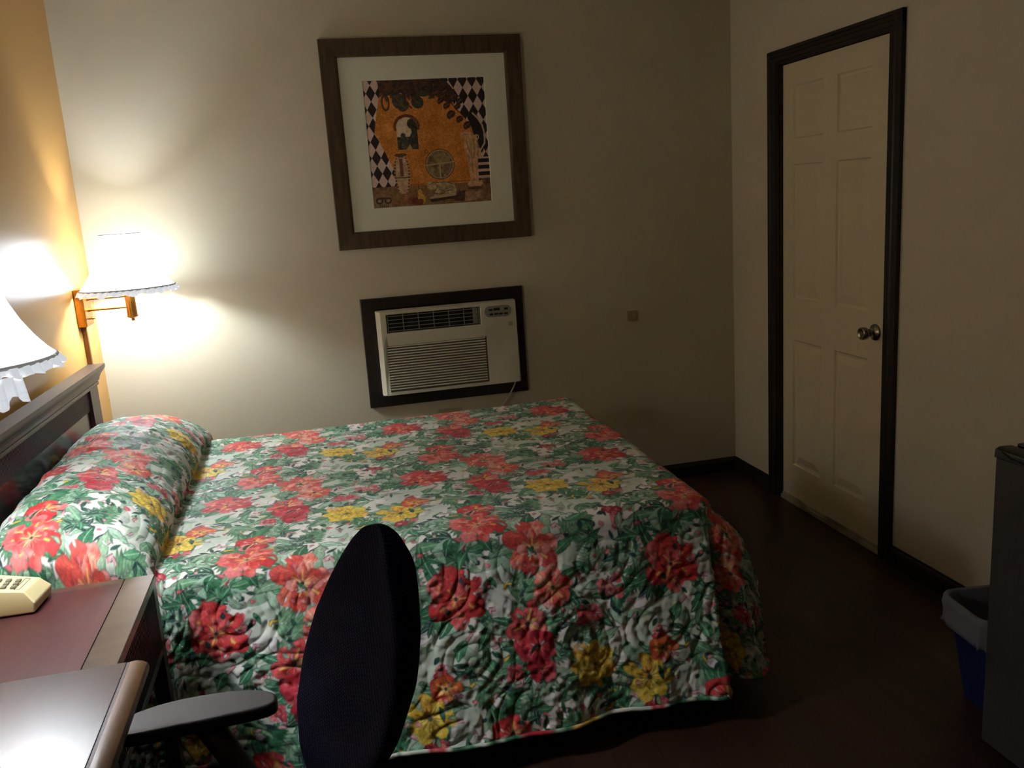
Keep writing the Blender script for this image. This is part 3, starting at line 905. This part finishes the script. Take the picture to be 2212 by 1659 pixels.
    for x, v, a in [(.60, -1.86, .4), (.62, -1.93, 2.2), (1.20, -1.88, 1.3), (1.15, -1.84, 2.7), (.66, -1.97, 4.4), (1.10, -1.97, 5.2), (.58, -1.80, 3.6), (1.16, -2.0, .9)]:
        X_, Y_ = T(x, v)
        for k in range(4):
            c = R_.choice(MID + SAGE + DEEP[:1]); stamp(X_, Y_, a + k * .75 + U(-.2, .2), U(45, 78), U(14, 25), c[0], c[1], outline=.7, rib=(190, 214, 188), bend=U(-.12, .12))
    # foliage under the flowers, then the flowers in the places of the real print
    FL = [(.72, -1.775, 60, 'red', 5, .2), (.700, -1.885, 80, 'red', 7, .5), (.838, -1.985, 86, 'coral', 7, .1), (.607, -2.09, 88, 'red', 6, 1.57),
          (.885, -2.105, 66, 'coral', 6, .3), (.805, -2.245, 60, 'crimson', 6, .9), (.825, -2.315, 46, 'crimson', 5, .2), (.975, -2.335, 76, 'yellow', 7, .4),
          (1.135, -2.40, 72, 'yellow', 7, .9), (1.185, -2.325, 44, 'orange', 5, .1), (.800, -1.49, 62, 'red', 6, .3), (.825, -1.555, 52, 'crimson', 5, .8),
          (1.02, -2.02, 0, 'red', 5, 0), (1.19, -1.60, 0, 'orange', 5, 0)]
    for x, v, r, kd, n_, ro in FL:
        if r < 1: continue
        X_, Y_ = T(x, v)
        for k in range(5):
            c = R_.choice(MID + SAGE); stamp(X_, Y_, U(0, 6.28), r * U(1.3, 1.75), r * .42, c[0], c[1], outline=.75, rib=(190, 214, 188), bend=U(-.14, .14))
    for x, v, r, kd, n_, ro in FL:
        if r < 1: continue
        X_, Y_ = T(x, v); flower(X_, Y_, r, kd, n_, ro)
        if r > 75: flower(X_ + 4, Y_ - 4, r * .6, kd, n_, ro + .5)
    # loose strokes over everything: small leaves, buds, pale cuts
    for _ in range(56):
        c = R_.choice(MID + SAGE + DEEP); stamp(U(0, TW), U(0, TH), U(0, 6.28), U(18, 44), U(6, 13), c[0], c[1], outline=.6, bend=U(-.15, .15))
    for _ in range(60):
        stamp(U(0, TW), U(0, TH), U(0, 6.28), U(10, 30), U(3, 7), (246, 243, 240), (232, 226, 230), 'leaf', outline=.35)
    for _ in range(40):
        c = R_.choice([((232, 150, 158), (214, 96, 108)), ((214, 60, 74), (230, 130, 136)), ((238, 190, 190), (222, 140, 150))])
        stamp(U(0, TW), U(0, TH), U(0, 6.28), U(12, 24), U(8, 13), c[0], c[1], 'petal', outline=.5)
    # light blur so the print samples cleanly
    k = (img + np.roll(img, 1, 0) + np.roll(img, 1, 1) + np.roll(np.roll(img, 1, 0), 1, 1)) / 4
    k = np.clip(k + nB[..., None] * 2, 0, 255)
    return k
tile = paint_tile()
def sample_tile(u, v):
    fx = ((u - .60) * 1000) % TW; fy = ((v + 2.5) * 1000) % TH
    x0 = np.floor(fx).astype(int); y0 = np.floor(fy).astype(int)
    ax = (fx - x0)[:, None]; ay = (fy - y0)[:, None]
    x0 %= TW; y0 %= TH; x1 = (x0 + 1) % TW; y1 = (y0 + 1) % TH
    return (tile[y0, x0] * (1 - ax) * (1 - ay) + tile[y0, x1] * ax * (1 - ay) + tile[y1, x0] * (1 - ax) * ay + tile[y1, x1] * ax * ay)

def seg(parts):
    out = []
    for a, b_, st in parts:
        out.append(np.arange(a, b_, st))
    return np.concatenate(out)
XA, XBd, YN, YF = 0.06, 2.045, -1.945, -0.475
DROP = 0.60
us = seg([(-.125, 2.10, .0023), (2.10, XBd + DROP + .03, .005)])
vs2 = seg([(YN - DROP - .03, -1.60, .0023), (-1.60, -1.0, .0036), (-1.0, YF + .25, .006)])
UU, VV = np.meshgrid(us, vs2)
shp = UU.shape
u = UU.ravel(); v = VV.ravel()
rr = 0.055
# pillow profile along cloth
pp = np.array([(.055, .00), (.058, .05), (.066, .11), (.085, .150), (.125, .178), (.19, .192), (.26, .190), (.33, .174), (.39, .148), (.44, .108), (.468, .066), (.474, .034), (.466, .012), (.470, .002), (.490, .0), (.56, .0)])
sl = np.concatenate([[0], np.cumsum(np.hypot(*np.diff(pp, axis=0).T))])
Lp = sl[-1]; uS = .56 - Lp
tau = np.clip(u - uS, 0, Lp)
tt = np.linspace(0, Lp, 300)
def smooth_interp(col):
    a = np.interp(tt, sl, pp[:, col])
    kx_ = np.exp(-(np.arange(-9, 10) / 4.0) ** 2); kx_ /= kx_.sum()
    ap = np.concatenate([np.full(9, a[0]), a, np.full(9, a[-1])])
    return np.convolve(ap, kx_, 'valid')
px_ = np.interp(tau, tt, smooth_interp(0)); pz_ = np.interp(tau, tt, smooth_interp(1))
wy = np.sqrt(np.clip(1 - (np.abs(v + 1.215 + .0) / .79) ** 4, 0, 1))
wy = wy * (1 + .05 * np.sin(v * 6.0 + .5))
# slight lean of crease to match: pillow a bit narrower at its near end
flat_x = XA + tau / Lp * (.56 - XA)
hx = np.where(u < .56, flat_x + (px_ - flat_x) * np.clip(wy, 0, 1), u)
hz = np.where(u < .56, pz_ * wy, 0)
# fold over the edges
cxq = np.clip(u, -9, XBd - rr); cyq = np.clip(v, YN + rr, YF - rr)
du = u - cxq; dv = v - cyq
d = np.hypot(du, dv); dd = np.maximum(d, 1e-9)
nx, ny = du / dd, dv / dd
arc = rr * pi / 2
inr = np.minimum(d, arc)
hor = rr * np.sin(inr / rr); zz = ZTOP - rr * (1 - np.cos(inr / rr))
s = np.maximum(d - arc, 0)
alpha = radians(16.5)
phi = np.degrees(np.arctan2(np.abs(du), np.abs(dv) + 1e-9))
corner = (du > 1e-6) & (dv < -1e-6)
fold = np.where(corner, s * (-.26 * np.exp(-((phi - 20) / 13) ** 2)), 0)
side = s * (.030 * np.sin(u * 9.5 + 1.0) + .018 * np.sin(u * 23 + 2 * np.sin(u * 3))) * (du < 1e-6)
side += s * (.030 * np.sin(v * 11) + .018 * np.sin(v * 27)) * (du > 1e-6) * (~corner)
footw = np.where(du > 1e-6, nx ** 2, 0)
hor = hor + s * sin(alpha) * (1 - footw) + .15 * (1 - np.exp(-s / .13)) * footw + fold + side
zz = zz - s * cos(alpha)
zz = np.maximum(zz, 0.028)
tk = np.clip((.80 - u) / .26, 0, 1) * (dv < -1e-6) * np.clip(1 - du * 100, 0, 1)
hor = hor * (1 - tk) + np.minimum(hor, rr - .004 + .004 * np.sin(u * 40)) * tk
# far side presses against the gap to the wall: keep it short and plumb
far = dv > 1e-6
hor = np.where(far, np.minimum(hor, .07), hor)
bx_ = np.where(u < .56, hx, cxq) + np.where(u < .56, 0, nx * hor)
bx_ = np.where(u >= .56, cxq + nx * hor, bx_)
by_ = cyq + ny * hor
bz_ = zz + hz
# lump also pushes the near/far end outward a little
P3 = np.stack([bx_, by_, bz_], 1)
G = P3.reshape(*shp, 3)
# soft sag and wrinkles
def fieldnoise(uu, vv, seed, base, n=22):
    rg = np.random.default_rng(seed); out = np.zeros_like(uu)
    for i in range(n):
        a = rg.uniform(0, 2 * pi); k_ = base * rg.uniform(.5, 1.6)
        out += np.sin(uu * k_ * cos(a) + vv * k_ * sin(a) + rg.uniform(0, 6.28))
    return out / math.sqrt(n)
du_ = np.gradient(G, axis=1); dv_ = np.gradient(G, axis=0)
Nn = np.cross(du_, dv_).reshape(-1, 3)
Nn /= np.linalg.norm(Nn, axis=1)[:, None] + 1e-12
Nn[Nn[:, 2] < -0.9] *= 1
# quilting: rings around scattered centres, deeper where the cloth hangs
rg = np.random.default_rng(3)
cxs, cys = [], []
for i in range(-1, 13):
    for j in range(-1, 14):
        cxs.append(i * .26 + (j % 2) * .13 + rg.uniform(-.03, .03)); cys.append(-2.7 + j * .22 + rg.uniform(-.03, .03))
best = np.full(u.shape, 9.0)
wob = .016 * fieldnoise(u, v, 8, 30)
for a_, c_ in zip(cxs, cys):
    best = np.minimum(best, np.hypot(u - a_, v - c_))
ring = np.abs(np.sin(pi * (best + wob) / .040)) ** .55
hang = np.clip(s / .08, 0, 1)
onpil = (u < .5) * wy
amp = .0016 + .0050 * hang + .0012 * onpil
puck = fieldnoise(u, v, 21, 170, 34) * (.35 + .65 * (1 - ring)) * .0026 * (.16 + hang) + fieldnoise(u, v, 77, 260, 36) * .0007 * (.15 + hang) + fieldnoise(u, v, 5, 60, 24) * (.0006 + .0022 * hang + .0016 * onpil)
sag = fieldnoise(u, v, 31, 9, 16) * .0035 * (1 - hang)
wr = np.clip(fieldnoise(u * .35, v * 1.6, 17, 60, 20) - .4, 0, 2) * .004 * onpil
disp = ring * amp + puck + sag + wr
P3 = P3 + Nn * disp[:, None]
P3[:, 0] = np.maximum(P3[:, 0], np.where(P3[:, 2] > .1, 0.018 + .022 * np.clip((P3[:, 1] + 2.0) / 1.55, 0, 1), 0))
P3[:, 2] = np.maximum(P3[:, 2], .02)
P3[:, 1] = np.where(P3[:, 1] > -.02, -.02, P3[:, 1])
keep = (d < DROP) & (u > uS - .001)
me, used = grid_mesh('bedspread', P3, *shp, keep=keep)
set_color(me, sample_tile(u[used], v[used]))
M_spread = attr_mat('floral_quilt_cotton', 'print', 0.62, 0.35, 0.1)
me.materials.append(M_spread)
spread = bpy.data.objects.new('bedspread', me); COL.objects.link(spread)
tag(spread, 'quilted floral bedspread in red, yellow and green covering the bed and pillows', 'bedspread')
# hem piping
def cloth_point(uu, vv):
    i = np.argmin(np.abs(us - uu)); j = np.argmin(np.abs(vs2 - vv))
    return P3.reshape(*shp, 3)[j, i]
hp = []; hc = []
path = [(x, YN + rr - DROP + .004) for x in np.arange(.12, XBd - rr, .012)]
path += [(XBd - rr + (DROP - .004) * sin(a), YN + rr - (DROP - .004) * cos(a)) for a in np.linspace(0, pi / 2, 60)]
path += [(XBd - rr + DROP - .004, yv) for yv in np.arange(YN + rr, YF - rr, .02)]
pts = [cloth_point(*p) for p in path]
bm = new(); tube(bm, pts, .0065, 8)
hem = obj('hem_piping', bm, None, smooth=True)
nh = len(hem.data.vertices)
uvh = np.repeat(np.array(path), 8, 0)
set_color(hem.data, sample_tile(uvh[:, 0] + .03, uvh[:, 1] + .2))
hem.data.materials.append(M_spread); par(hem, spread)

# ------------------------------------------------------------------ nightstand
NZ = 0.677
NX, NY0, NY1 = 0.498, -2.012, -2.600
ns = empty('nightstand', (.25, -2.3, 0), 'dark brown nightstand with red-brown top and fluted drawer front, beside the bed', 'nightstand')
bm = new(); box(bm, .012, NX - .070, NY1 + .07, NY0 - .032, NZ - .020, NZ + .0008)
par(obj('top_inlay', bm, M_rtop), ns)
bm = new()
rect = [(.008, NY1), (NX, NY1), (NX, NY0), (.008, NY0)]
box(bm, NX - .070, NX, NY1, NY0, NZ - .022, NZ)
box(bm, .008, NX - .070, NY0 - .032, NY0, NZ - .022, NZ)
box(bm, .008, NX - .070, NY1, NY1 + .07, NZ - .022, NZ)
par(obj('top_border', bm, M_ntrim, bevel=0.003), ns)
bm = new()
box(bm, .010, .030, NY1 + .01, NY0 - .01, .10, NZ - .022)
box(bm, .030, NX - .02, NY0 - .026, NY0 - .008, .46, NZ - .022)
box(bm, .030, NX - .02, NY1 + .008, NY1 + .026, .10, NZ - .022)
box(bm, .030, NX - .012, NY1 + .026, NY0 - .026, .455, .475)
box(bm, NX - .022, NX - .003, NY1 + .01, NY0 - .01, .478, .496)
par(obj('carcass', bm, M_dwood, bevel=0.0015), ns)
bm = new(); box(bm, NX - .020, NX - .009, NY1 + .045, NY0 - .040, .498, NZ - .024)
y = NY0 - .043
while y > NY1 + .05:
    prism(bm, [(NX - .010, y), (NX - .003, y - .002), (NX - .003, y - .0055), (NX - .010, y - .0075)], 2, .499, NZ - .025)
    y -= .0118
par(obj('fluted_drawer', bm, M_dwood), ns)
for yy in (NY0 - .002, NY1 + .038):
    for xx in (NX - .036, .012):
        bm = new(); box(bm, xx, xx + .034, yy - .038, yy, 0.0, NZ - .022)
        par(obj('leg', bm, M_dwood, bevel=.002), ns)

# ------------------------------------------------------------------ telephone (its keys face +x)
ph = empty('telephone', (.15, -2.09, NZ), 'beige push-button desk telephone on the nightstand at the left edge', 'telephone')
z0 = NZ + .004
bm = new()
# wedge footprint, low end toward +x
lo_ = [(.262, -2.152), (.272, -2.050), (.03, -2.018), (.03, -2.152)]
hi_ = [(.244, -2.140), (.255, -2.058), (.04, -2.026), (.04, -2.145)]
def topz(x): return z0 + .048 + (.255 - x) * .17
Bv = [bm.verts.new((x, y, z0)) for x, y in lo_]
Mv = [bm.verts.new((x + (.004 if x > .2 else 0), y, z0 + .024 + (.255 - x) * .08)) for x, y in lo_]
Tv = [bm.verts.new((x, y, topz(x))) for x, y in hi_]
bm.faces.new(Bv); bm.faces.new(Tv[::-1])
for A, B in ((Bv, Mv), (Mv, Tv)):
    for i in range(4): bm.faces.new((A[i], A[(i + 1) % 4], B[(i + 1) % 4], B[i]))
body = par(obj('housing', bm, M_beige, bevel=.004, segs=3), ph)
for r_ in range(4):
    for c_ in range(3):
        x = .218 - r_ * .0200; y = -2.122 + c_ * .0185
        bm = new(); box(bm, x - .0055, x + .0055, y - .0065, y + .0065, topz(x) - .001, topz(x) + .0045)
        kx = par(obj('key', bm, M_key, bevel=.001), ph)
bm = new()
for dx, dy, w_ in ((.0, 0, .0006),):
    rect_pts = [(.232, -2.132, .0), (.238, -2.068, 0), (.228, -2.068, 0), (.222, -2.132, 0), (.232, -2.132, 0)]
    tube(bm, [(x, y, topz(x) + .0004) for x, y, _ in rect_pts], .0006, 6)
par(obj('label_slot', bm, M_ntrim), ph)
bm = new()
tube(bm, [(.08, -2.02, z0 + .10), (.078, -2.045, z0 + .118), (.076, -2.09, z0 + .12), (.074, -2.14, z0 + .116), (.072, -2.17, z0 + .10)], [.022, .020, .016, .020, .022], 16)
par(obj('handset', bm, M_beige, smooth=True), ph)

# ------------------------------------------------------------------ desk
DZt = 0.760
dk = empty('desk', (.3, -3.3, 0), 'brown laminate writing desk with rounded oak-coloured front edge, lower left corner', 'desk')
dy0, dy1, dxe = -2.629, -4.05, 0.594
bm = new(); box(bm, .004, .558, dy1, dy0, DZt - .028, DZt)
par(obj('desktop', bm, M_desk, bevel=.0015), dk)
bm = new(); box(bm, .5575, .5635, dy1, dy0 - .0005, DZt - .028, DZt - .0012)
par(obj('edge_groove', bm, M_groove), dk)
bm = new()
prism(bm, [(.563, DZt - .030), (.563, DZt), (.574, DZt + .0005), (.584, DZt - .002), (.5915, DZt - .007), (.594, DZt - .014), (.592, DZt - .024), (.586, DZt - .030)], 1, dy1, dy0)
par(obj('front_nosing', bm, M_deskedge, smooth=False, bevel=.001), dk)
for a_, c_ in ((dy0 - .06, dy0 - .035), (dy1 + .035, dy1 + .06)):
    bm = new(); box(bm, .03, .52, a_, c_, 0, DZt - .028)
    par(obj('side_panel', bm, M_dwood, bevel=.002), dk)
bm = new(); box(bm, .05, .07, dy1 + .06, dy0 - .06, .35, DZt - .028)
par(obj('modesty_panel', bm, M_dwood), dk)

# ------------------------------------------------------------------ office chair
CX, CY, CA = .735, -2.985, radians(18)
ch = empty('office_chair', (CX, CY, 0), 'black office chair with curved mesh-fabric backrest and padded arms, drawn up to the desk', 'chair')
nrm = Vector((-cos(CA), -sin(CA), 0)); tan = Vector((sin(CA), -cos(CA), 0))   # tan points toward the camera side
# mesh fabric: fine dotted weave
M_mesh = bpy.data.materials.new('navy_black_mesh_fabric'); M_mesh.use_nodes = True
nt = M_mesh.node_tree; b = nt.nodes['Principled BSDF']
tc = nt.nodes.new('ShaderNodeTexCoord'); vo = nt.nodes.new('ShaderNodeTexVoronoi'); vo.inputs['Scale'].default_value = 260; vo.inputs['Randomness'].default_value = 0.15
rp = nt.nodes.new('ShaderNodeValToRGB'); rp.color_ramp.elements[0].color = (*lin((34, 36, 84)), 1); rp.color_ramp.elements[1].color = (*lin((5, 5, 10)), 1)
rp.color_ramp.elements[0].position = .15; rp.color_ramp.elements[1].position = .5
bpn = nt.nodes.new('ShaderNodeBump'); bpn.inputs['Strength'].default_value = .4; bpn.inputs['Distance'].default_value = .001
nt.links.new(tc.outputs['Object'], vo.inputs[0]); nt.links.new(vo.outputs[0], rp.inputs[0]); nt.links.new(rp.outputs[0], b.inputs['Base Color'])
nt.links.new(vo.outputs[0], bpn.inputs['Height']); nt.links.new(bpn.outputs[0], b.inputs['Normal'])
b.inputs['Roughness'].default_value = .95; b.inputs['Specular IOR Level'].default_value = .08
# backrest: grid in (w, z) with thickness; half-width by height
zk = [.50, .54, .60, .66, .72, .79, .86, .92, .97, 1.01, 1.038, 1.049]
hw = [.078, .084, .096, .120, .148, .178, .176, .150, .115, .078, .044, .0]
# forward bulge (toward the sitter) by height
fb = [.080, .092, .102, .104, .090, .056, .028, .010, .000, -.006, -.010, -.011]
def ip(z, k): return float(np.interp(z, zk, k))
BC = Vector((1.006, -2.90, 0))
bm = new()
nz_, nw_ = 44, 26
front, backv = [], []
for i in range(nz_ + 1):
    t = i / nz_
    z = .50 + .549 * (1 - (1 - t) ** 1.35)
    H_ = max(ip(z, hw), .0)
    if i == nz_: H_ = 0.004
    fr_, bk_ = [], []
    for j in range(nw_ + 1):
        w_ = -1 + 2 * j / nw_
        e = math.sqrt(max(0, 1 - abs(w_) ** 4))
        wrap = .032 * w_ * w_                     # wings curve toward the sitter
        wrap *= (H_ / .21)
        base = BC + tan * (w_ * H_) + nrm * (ip(z, fb) + wrap) + Vector((0, 0, z))
        tz = min(1, H_ / .09)
        fr_.append(bm.verts.new(base + nrm * (.012 * e * tz + .002)))
        bk_.append(bm.verts.new(base - nrm * ((.014 + .026 * e) * tz * min(1, max(.45, (z - .5) / .38)) + .003)))
    front.append(fr_); backv.append(bk_)
for i in range(nz_):
    for j in range(nw_):
        bm.faces.new((front[i][j], front[i][j + 1], front[i + 1][j + 1], front[i + 1][j]))
        bm.faces.new((backv[i][j], backv[i + 1][j], backv[i + 1][j + 1], backv[i][j + 1]))
    bm.faces.new((front[i][0], front[i + 1][0], backv[i + 1][0], backv[i][0]))
    bm.faces.new((front[i][nw_], backv[i][nw_], backv[i + 1][nw_], front[i + 1][nw_]))
for j in range(nw_):
    bm.faces.new((front[0][j], backv[0][j], backv[0][j + 1], front[0][j + 1]))
    bm.faces.new((front[nz_][j], front[nz_][j + 1], backv[nz_][j + 1], backv[nz_][j]))
bkr = par(obj('backrest', bm, M_mesh, smooth=True), ch)
md = bkr.modifiers.new('sub', 'SUBSURF'); md.levels = 1; md.render_levels = 2
# seat
seatc = Vector((CX, CY, .455))
def loc_frame(c):
    return Matrix(((nrm.x, tan.x, 0, c.x), (nrm.y, tan.y, 0, c.y), (0, 0, 1, c.z), (0, 0, 0, 1)))
bm = new()
pts = []
for k in range(40):
    a = 2 * pi * k / 40
    ca, sa = cos(a), sin(a)
    pts.append((.235 * math.copysign(abs(ca) ** .55, ca), .235 * math.copysign(abs(sa) ** .55, sa)))
prism(bm, pts, 2, -.035, .03)
for v_ in bm.verts: v_.co = loc_frame(seatc) @ v_.co
par(obj('seat', bm, M_mesh, bevel=.02, segs=3), ch)
bm = new()
mid = BC + Vector((0, 0, .56)) - nrm * .02
tube(bm, [seatc - nrm * .12 - Vector((0, 0, .05)), seatc - nrm * .29 - Vector((0, 0, .03)), mid - nrm * .035], .018, 12, flat=1.8)
par(obj('back_bracket', bm, M_black, smooth=True), ch)
bm = new(); tube(bm, [(CX, CY, .10), (CX, CY, .42)], .024, 16)
tube(bm, [(CX, CY, .07), (CX, CY, .13)], .04, 16)
par(obj('gas_lift', bm, M_black), ch)
for k in range(5):
    a = CA + k * 2 * pi / 5 + .2
    e = Vector((CX + .27 * cos(a), CY + .27 * sin(a), .07))
    bm = new(); tube(bm, [(CX, CY, .10), ((CX + e.x) / 2, (CY + e.y) / 2, .09), (e.x, e.y, e.z)], [.026, .02, .014], 10)
    lg = par(obj('leg', bm, M_black, smooth=True), ch)
    bm = new(); lathe(bm, [(.022, -.016), (.027, -.012), (.027, .012), (.022, .016)], 20, Matrix.Translation((e.x, e.y, .027)) @ Matrix.Rotation(a, 4, 'Z') @ Matrix.Rotation(pi / 2, 4, 'X'))
    cs = obj('caster', bm, M_black); cs.parent = lg; cs.matrix_parent_inverse = lg.matrix_parent_inverse.copy() if False else Matrix.Translation(ch.location).inverted() @ Matrix()
    cs.matrix_parent_inverse = Matrix()
# arm pads
AZ_ = .655
def arm(cx, cy, ang, sgn, foot):
    bm = new(); pts = []
    Lh, Wh = .140, .046
    for k in range(48):
        a = 2 * pi * k / 48
        ca, sa = cos(a), sin(a)
        x = Lh * math.copysign(abs(ca) ** .75, ca)
        wv = Wh * (1 - .10 * (x / Lh))
        y = wv * math.copysign(abs(sa) ** .70, sa) + sgn * .016 * (1 - (x / Lh) ** 2) - sgn * .008
        pts.append((x, y))
    prism(bm, pts, 2, -.026, 0)
    Mx = Matrix.Translation((cx, cy, AZ_)) @ Matrix.Rotation(ang, 4, 'Z')
    for v_ in bm.verts: v_.co = Mx @ v_.co
    par(obj('arm_pad', bm, M_arm, bevel=.007, segs=3), ch)
    bm = new()
    p0 = Vector((cx + .012, cy - .01, AZ_ - .022)); p1 = Vector(foot)
    pm = p0.lerp(p1, .55) + Vector((.01, 0, .0))
    tube(bm, [p0, p0.lerp(pm, .5), pm, p1 + Vector((0, 0, .06)), p1], [.026, .025, .024, .024, .022], 14, flat=.55)
    tube(bm, [p1, seatc + Vector((p1.x - seatc.x, p1.y - seatc.y, -.04)) * .5 + Vector((0, 0, 0)) if False else Vector(((p1.x + seatc.x) / 2, (p1.y + seatc.y) / 2, .415))], .018, 10)
    par(obj('arm_support', bm, M_black, smooth=True), ch)
arm(.668, -2.652, radians(2), 1, (.80, -2.77, .44))
arm(.775, -3.27, radians(8), -1, (.84, -3.22, .44))

# ------------------------------------------------------------------ mini fridge
FX, FYa, FYb, FH = 2.556, -2.424, -2.93, .848
fg = empty('mini_fridge', (2.8, -2.68, 0), 'small fridge with silver-grey door and black top trim at the right edge', 'fridge')
bm = new(); box(bm, FX + .058, 3.06, FYb, FYa - .004, .03, FH + .003)
par(obj('cabinet', bm, M_fblack, bevel=.004), fg)
bm = new(); box(bm, FX + .002, FX + .048, FYb, FYa, .035, FH - .027)
dr = par(obj('door', bm, M_fridge, bevel=.004), fg)
bm = new()
prism(bm, [(FX - .002, FH - .027), (FX + .048, FH - .027), (FX + .048, FH - .002), (FX + .012, FH), (FX, FH - .006)], 1, FYb - .001, FYa + .002)
tp = obj('door_top_trim', bm, M_fblack, bevel=.002); tp.parent = dr
bm = new(); tube(bm, [(FX - .003, FYa - .02, FH - .006), (FX - .004, FYa - .05, FH - .016), (FX - .004, FYa - .12, FH - .021), (FX - .004, FYb + .1, FH - .021)], .0015, 6)
hg = obj('grip_edge', bm, M_fblack); hg.parent = dr
for xx in (FX + .09, 3.02):
    for yy in (FYa - .05, FYb + .05):
        bm = new(); tube(bm, [(xx, yy, 0), (xx, yy, .032)], .016, 12)
        par(obj('foot', bm, M_fblack), fg)

# ------------------------------------------------------------------ waste bin
wb = empty('waste_bin', (2.792, -2.245, 0), 'blue plastic waste bin with clear bag liner on the floor beyond the fridge', 'bin')
def rrect(cx, cy, hx_, hy_, r, z, ang, n=7):
    out = []
    for sx, sy, a0 in ((1, 1, 0), (-1, 1, pi / 2), (-1, -1, pi), (1, -1, 3 * pi / 2)):
        for k in range(n):
            a = a0 + (pi / 2) * k / (n - 1)
            out.append((sx * (hx_ - r) + r * cos(a), sy * (hy_ - r) + r * sin(a)))
    return [Vector((cx + x * cos(ang) - y * sin(ang), cy + x * sin(ang) + y * cos(ang), z)) for x, y in out]
def loft(bm, loops, cap0=False, cap1=False):
    R_ = [[bm.verts.new(p) for p in l] for l in loops]
    n = len(R_[0])
    for A, B in zip(R_, R_[1:]):
        for i in range(n): bm.faces.new((A[i], A[(i + 1) % n], B[(i + 1) % n], B[i]))
    if cap0: bm.faces.new(R_[0][::-1])
    if cap1: bm.faces.new(R_[-1])
WA = radians(-8)
def WR(h, z, ex=0.0, n=7): return rrect(2.792, -2.245, (.098 + .040 * h) + ex, (.072 + .033 * h) + ex, .045, z, WA, n)
bm = new()
loft(bm, [WR(0, .002), WR(.5, .15), WR(.97, .292), WR(1, .30, .006), WR(1, .305, .005), WR(.99, .300, -.002), WR(.5, .15, -.003), WR(0, .006, -.003)], True, True)
par(obj('tub', bm, M_bin, smooth=False), wb)
rb = random.Random(2)
def wob_loop(l, amp):
    return [p + Vector((rb.uniform(-amp, amp), rb.uniform(-amp, amp), rb.uniform(-amp, amp) * .8)) for p in l]
bm = new()
loft(bm, [wob_loop(WR(.55, .17, -.006, 14), .004), wob_loop(WR(.9, .27, -.006, 14), .003), wob_loop(WR(1, .303, -.003, 14), .001), WR(1, .310, .002, 14), wob_loop(WR(1, .305, .009, 14), .001),
          wob_loop(WR(1, .285, .011, 14), .0025), wob_loop(WR(1, .262, .008, 14), .003), wob_loop(WR(.98, .238, .010, 14), .003), wob_loop(WR(.96, .222, .011, 14), .006)])
o = par(solid(obj('bag_liner', bm, M_bag, smooth=True), .0006), wb); tag(o, 'translucent whitish plastic bag folded over the rim')
